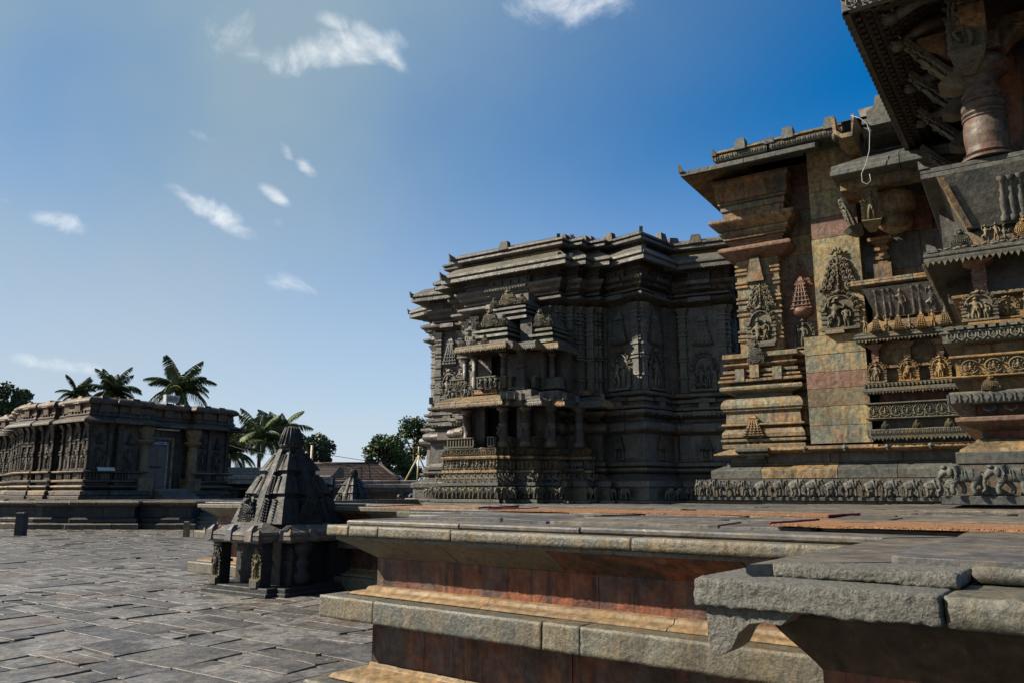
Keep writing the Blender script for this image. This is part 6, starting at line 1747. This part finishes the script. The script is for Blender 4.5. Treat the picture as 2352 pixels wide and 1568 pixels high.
def person(label, x, y, rz, cloth, lean):
    t = thing('person', label, 'person', (x, y, GZ), rz)
    J = [(0, 0, .92, .13), (0, 0, 1.12, .12), (0, -lean * .4, 1.32, .15), (0, -lean * .7, 1.45, .055), (0, -lean, 1.56, .095),
         (-.1, 0, .85, .1), (-.11, -.02, .48, .07), (-.12, 0, .07, .05), (-.12, -.12, .03, .045), (.1, 0, .85, .1), (.11, -.02, .48, .07), (.12, .03, .07, .05), (.12, -.1, .03, .045),
         (-.19, -lean * .4, 1.36, .06), (-.25, -lean * .5, 1.1, .045), (-.2, -lean * .5 - .15, .9, .035), (.19, -lean * .4, 1.36, .06), (.25, -lean * .5, 1.1, .045), (.2, -lean * .5 - .15, .9, .035)]
    E = [(0, 1), (1, 2), (2, 3), (3, 4), (0, 5), (5, 6), (6, 7), (7, 8), (0, 9), (9, 10), (10, 11), (11, 12), (2, 13), (13, 14), (14, 15), (2, 16), (16, 17), (17, 18)]
    vs, fs = skin(J, E); b = MB().add(vs, fs, None, True); b.ball((0, -lean - .1, 1.55), (.02, .03, .02)); ob('body', b, 'skin', t)
    b = MB(); b.lathe([(.2, .3), (.21, .8), (.17, 1.0), (.2, 1.3), (.22, 1.38), (.12, 1.44)], (0, -lean * .3), 12); b.tube([(-.19, -lean * .4, 1.38), (-.26, -lean * .5, 1.1)], .085, 8); b.tube([(.19, -lean * .4, 1.38), (.26, -lean * .5, 1.1)], .085, 8); ob('clothing', b, cloth, t)
    b = MB(); b.ball((0, -lean + .03, 1.6), (.115, .12, .115), 10, 7); ob('hair', b, 'hair', t)
    return t


person('bareheaded person in an orange garment beyond the platform edge, left of the blue one', -4.35, 31.0, R(20), 'orange', .04)
q = person('person in bright blue clothing bending beyond the platform edge by the shrine', -3.95, 31.6, R(-20), 'cyan', .1)
for o in q.children:
    if o.name.startswith('hair'): o.scale = (1.02, 1.02, 1.0)
b = MB(); b.ball((0, .05, 1.6), (.13, .14, .13), 10, 7); ob('head_cloth', b, 'cyan', q, (0, -.08, 0))

# ------------------------------------------------------------------ palms and trees
def frond_mesh(L, droop, seed):
    r = random.Random(seed); b = MB(); n = 15
    P_ = []
    for i in range(n + 1):
        t = i / n; a = droop[0] + (droop[1] - droop[0]) * t ** 1.2
        P_.append((P_[-1] + Vector((math.cos(a), 0, math.sin(a))) * (L / n)) if P_ else Vector((0, 0, 0)))
    b.tube(P_, [.05 * (1 - .8 * i / n) for i in range(n + 1)], 4)
    for i in range(3, n * 3 + 1):
        t = i / (3 * n); k = min(n - 1, int(t * n)); p = P_[k].lerp(P_[k + 1], t * n - k); d = (P_[k + 1] - P_[k]).normalized()
        ll = L * .26 * math.sin(math.pi * min(1, .12 + t * .86)) ** .6
        for s in (-1, 1):
            dirv = (d * r.uniform(.45, .7) + Vector((0, s, 0)) * .8 + Vector((0, 0, -.35 - .5 * t + r.uniform(-.2, .1)))).normalized()
            e = p + dirv * ll * r.uniform(.85, 1.1); w = d * .024
            m = p + dirv * ll * .5 + Vector((0, 0, .04))
            b.add([p - w * .5, p + w * .5, m + w, e + Vector((0, 0, -.1)), m - w], [(0, 1, 2, 3), (0, 3, 4)])
    me = b.mesh('frond'); me.materials.append(M['palm']); return me


FR = [frond_mesh(2.9, (R(80), R(20)), 1), frond_mesh(3.0, (R(52), R(-25)), 2), frond_mesh(3.0, (R(22), R(-60)), 3), frond_mesh(2.8, (R(-5), R(-82)), 4)]
b_ = MB()
for k in range(9): b_.ball((.22 * math.cos(k * 2.4), .22 * math.sin(k * 2.4), -.25 - .05 * (k % 3)), .13, 6, 5)
NUT = b_.mesh('coconuts'); NUT.materials.append(M['leaf'])


def palm(label, vx, vy, Y, s, seed):
    r = random.Random(seed)
    dx, dy = vx - 1176, 784 - vy; c, sn_ = math.cos(PITCH), math.sin(PITCH)
    dd = Vector((dx, 1804 * c - dy * sn_, 1804 * sn_ + dy * c)); dd *= Y / dd.y
    x, z = dd.x, dd.z + 1.6
    t = thing('palm_tree', label, 'palm tree', (x, Y, GZ), r.uniform(0, 6), 'coconut palms beyond the courtyard')
    h = z - GZ
    b = MB(); pts = [(.25 * math.sin(i * .5) * (1 - i / 10), 0, h * i / 10) for i in range(11)]; b.tube(pts, [.2 - .007 * i for i in range(11)], 8); ob('trunk', b, 'bark', t)
    ob('coconuts', NUT, None, t, (0, 0, h))
    n = 24
    for i in range(n):
        k = 0 if i < 5 else 1 if i < 12 else 2 if i < 19 else 3
        o = ob('frond', FR[k], None, t, (0, 0, h), i * 2.4 + r.uniform(-.25, .25), s * r.uniform(.85, 1.1))
        o.rotation_euler = (r.uniform(-.3, .3), r.uniform(-.22, .25), i * 2.4 + r.uniform(-.4, .4))
    return t


palm('small half hidden palm, leftmost of three behind the brown temple roof', 176, 906, 74, .72, 1)
palm('middle palm of the three behind the brown temple roof', 258, 899, 70, 1.0, 2)
palm('tallest full palm behind the floodlight on the brown temple roof', 411, 893, 68, 1.12, 3)
palm('large palm just left of the black tower, front one of the pair', 598, 1008, 66, 1.05, 4)
palm('palm partly hidden behind the tip of the black tower', 646, 992, 70, 1.0, 5)
palm('low palm at the right corner of the brown temple', 528, 1040, 62, .95, 6)


def leaf_tree(label, vx, vtop, vbot, wpx, Y, seed, mats=('leaf2', 'leaf'), n=5200, gap=.5, trunk=True, name='tree', cat='tree'):
    r = random.Random(seed); k = Y / 1835
    cx = (vx - 1176) * k; zt = 1.6 + (1125 - vtop) * k * 1.01; zb = 1.6 + (1125 - vbot) * k; rw = wpx * k / 2
    t = thing(name, label, cat, (cx, Y, GZ)); h = zt - GZ; ch = (zt - zb) / 2; cz = (zt + zb) / 2 - GZ
    b = MB(); b.tube([(0, 0, 0), (.1, 0, cz * .6), (0, 0, cz + ch * .5)], [rw * .07 + .08, rw * .05 + .06, .05], 8)
    cls = []
    for i in range(34):
        a = r.uniform(0, 6.28); zz = r.uniform(-1, 1); rr = math.sqrt(max(0, 1 - zz * zz)) * r.uniform(.45, .95)
        p = Vector((math.cos(a) * rr * rw, math.sin(a) * rr * rw, cz + zz * ch * r.uniform(.75, .95)))
        cls.append((p, r.uniform(.2, .42) * min(rw, ch * 1.3)))
        if i % 2: b.tube([(0, 0, max(cz * .3, p.z - rw * .8)), tuple(p * .5 + Vector((0, 0, cz * .42))), tuple(p)], [.12, .07, .03], 5)
    ob('trunk', b, 'bark', t)
    for m_ in range(2):
        lv = MB(); s = .12 * Y / 70 + .02
        for i in range(n // 2):
            p, cr_ = cls[r.randrange(len(cls))]
            d = Vector((r.gauss(0, 1), r.gauss(0, 1), r.gauss(0, .8))); d.normalize(); q = p + d * cr_ * r.random() ** .55
            u = Vector((r.uniform(-1, 1), r.uniform(-1, 1), r.uniform(-1, 1))).normalized(); v = u.orthogonal().normalized(); ss = s * r.uniform(.5, 1.3)
            lv.add([q - u * ss, q + v * ss * .6, q + u * ss, q - v * ss * .6], [(0, 1, 2, 3)])
        ob('crown', lv, mats[m_], t)
    return t


leaf_tree('leafy tree cut by the left edge behind the brown temple', 2, 884, 990, 100, 62, 1, n=9000)
leaf_tree('broad dark tree behind the black tower and the power pole', 712, 1003, 1090, 135, 84, 2, ('leaf2', 'leaf2'), n=9000)
leaf_tree('tall dark tree with sky gaps just left of the sanctuary', 948, 966, 1100, 124, 80, 3, n=10000)
leaf_tree('lower rounded tree between the tiled roof and the tall tree', 882, 1002, 1098, 96, 78, 4, ('leaf', 'leaf2'), n=7500)
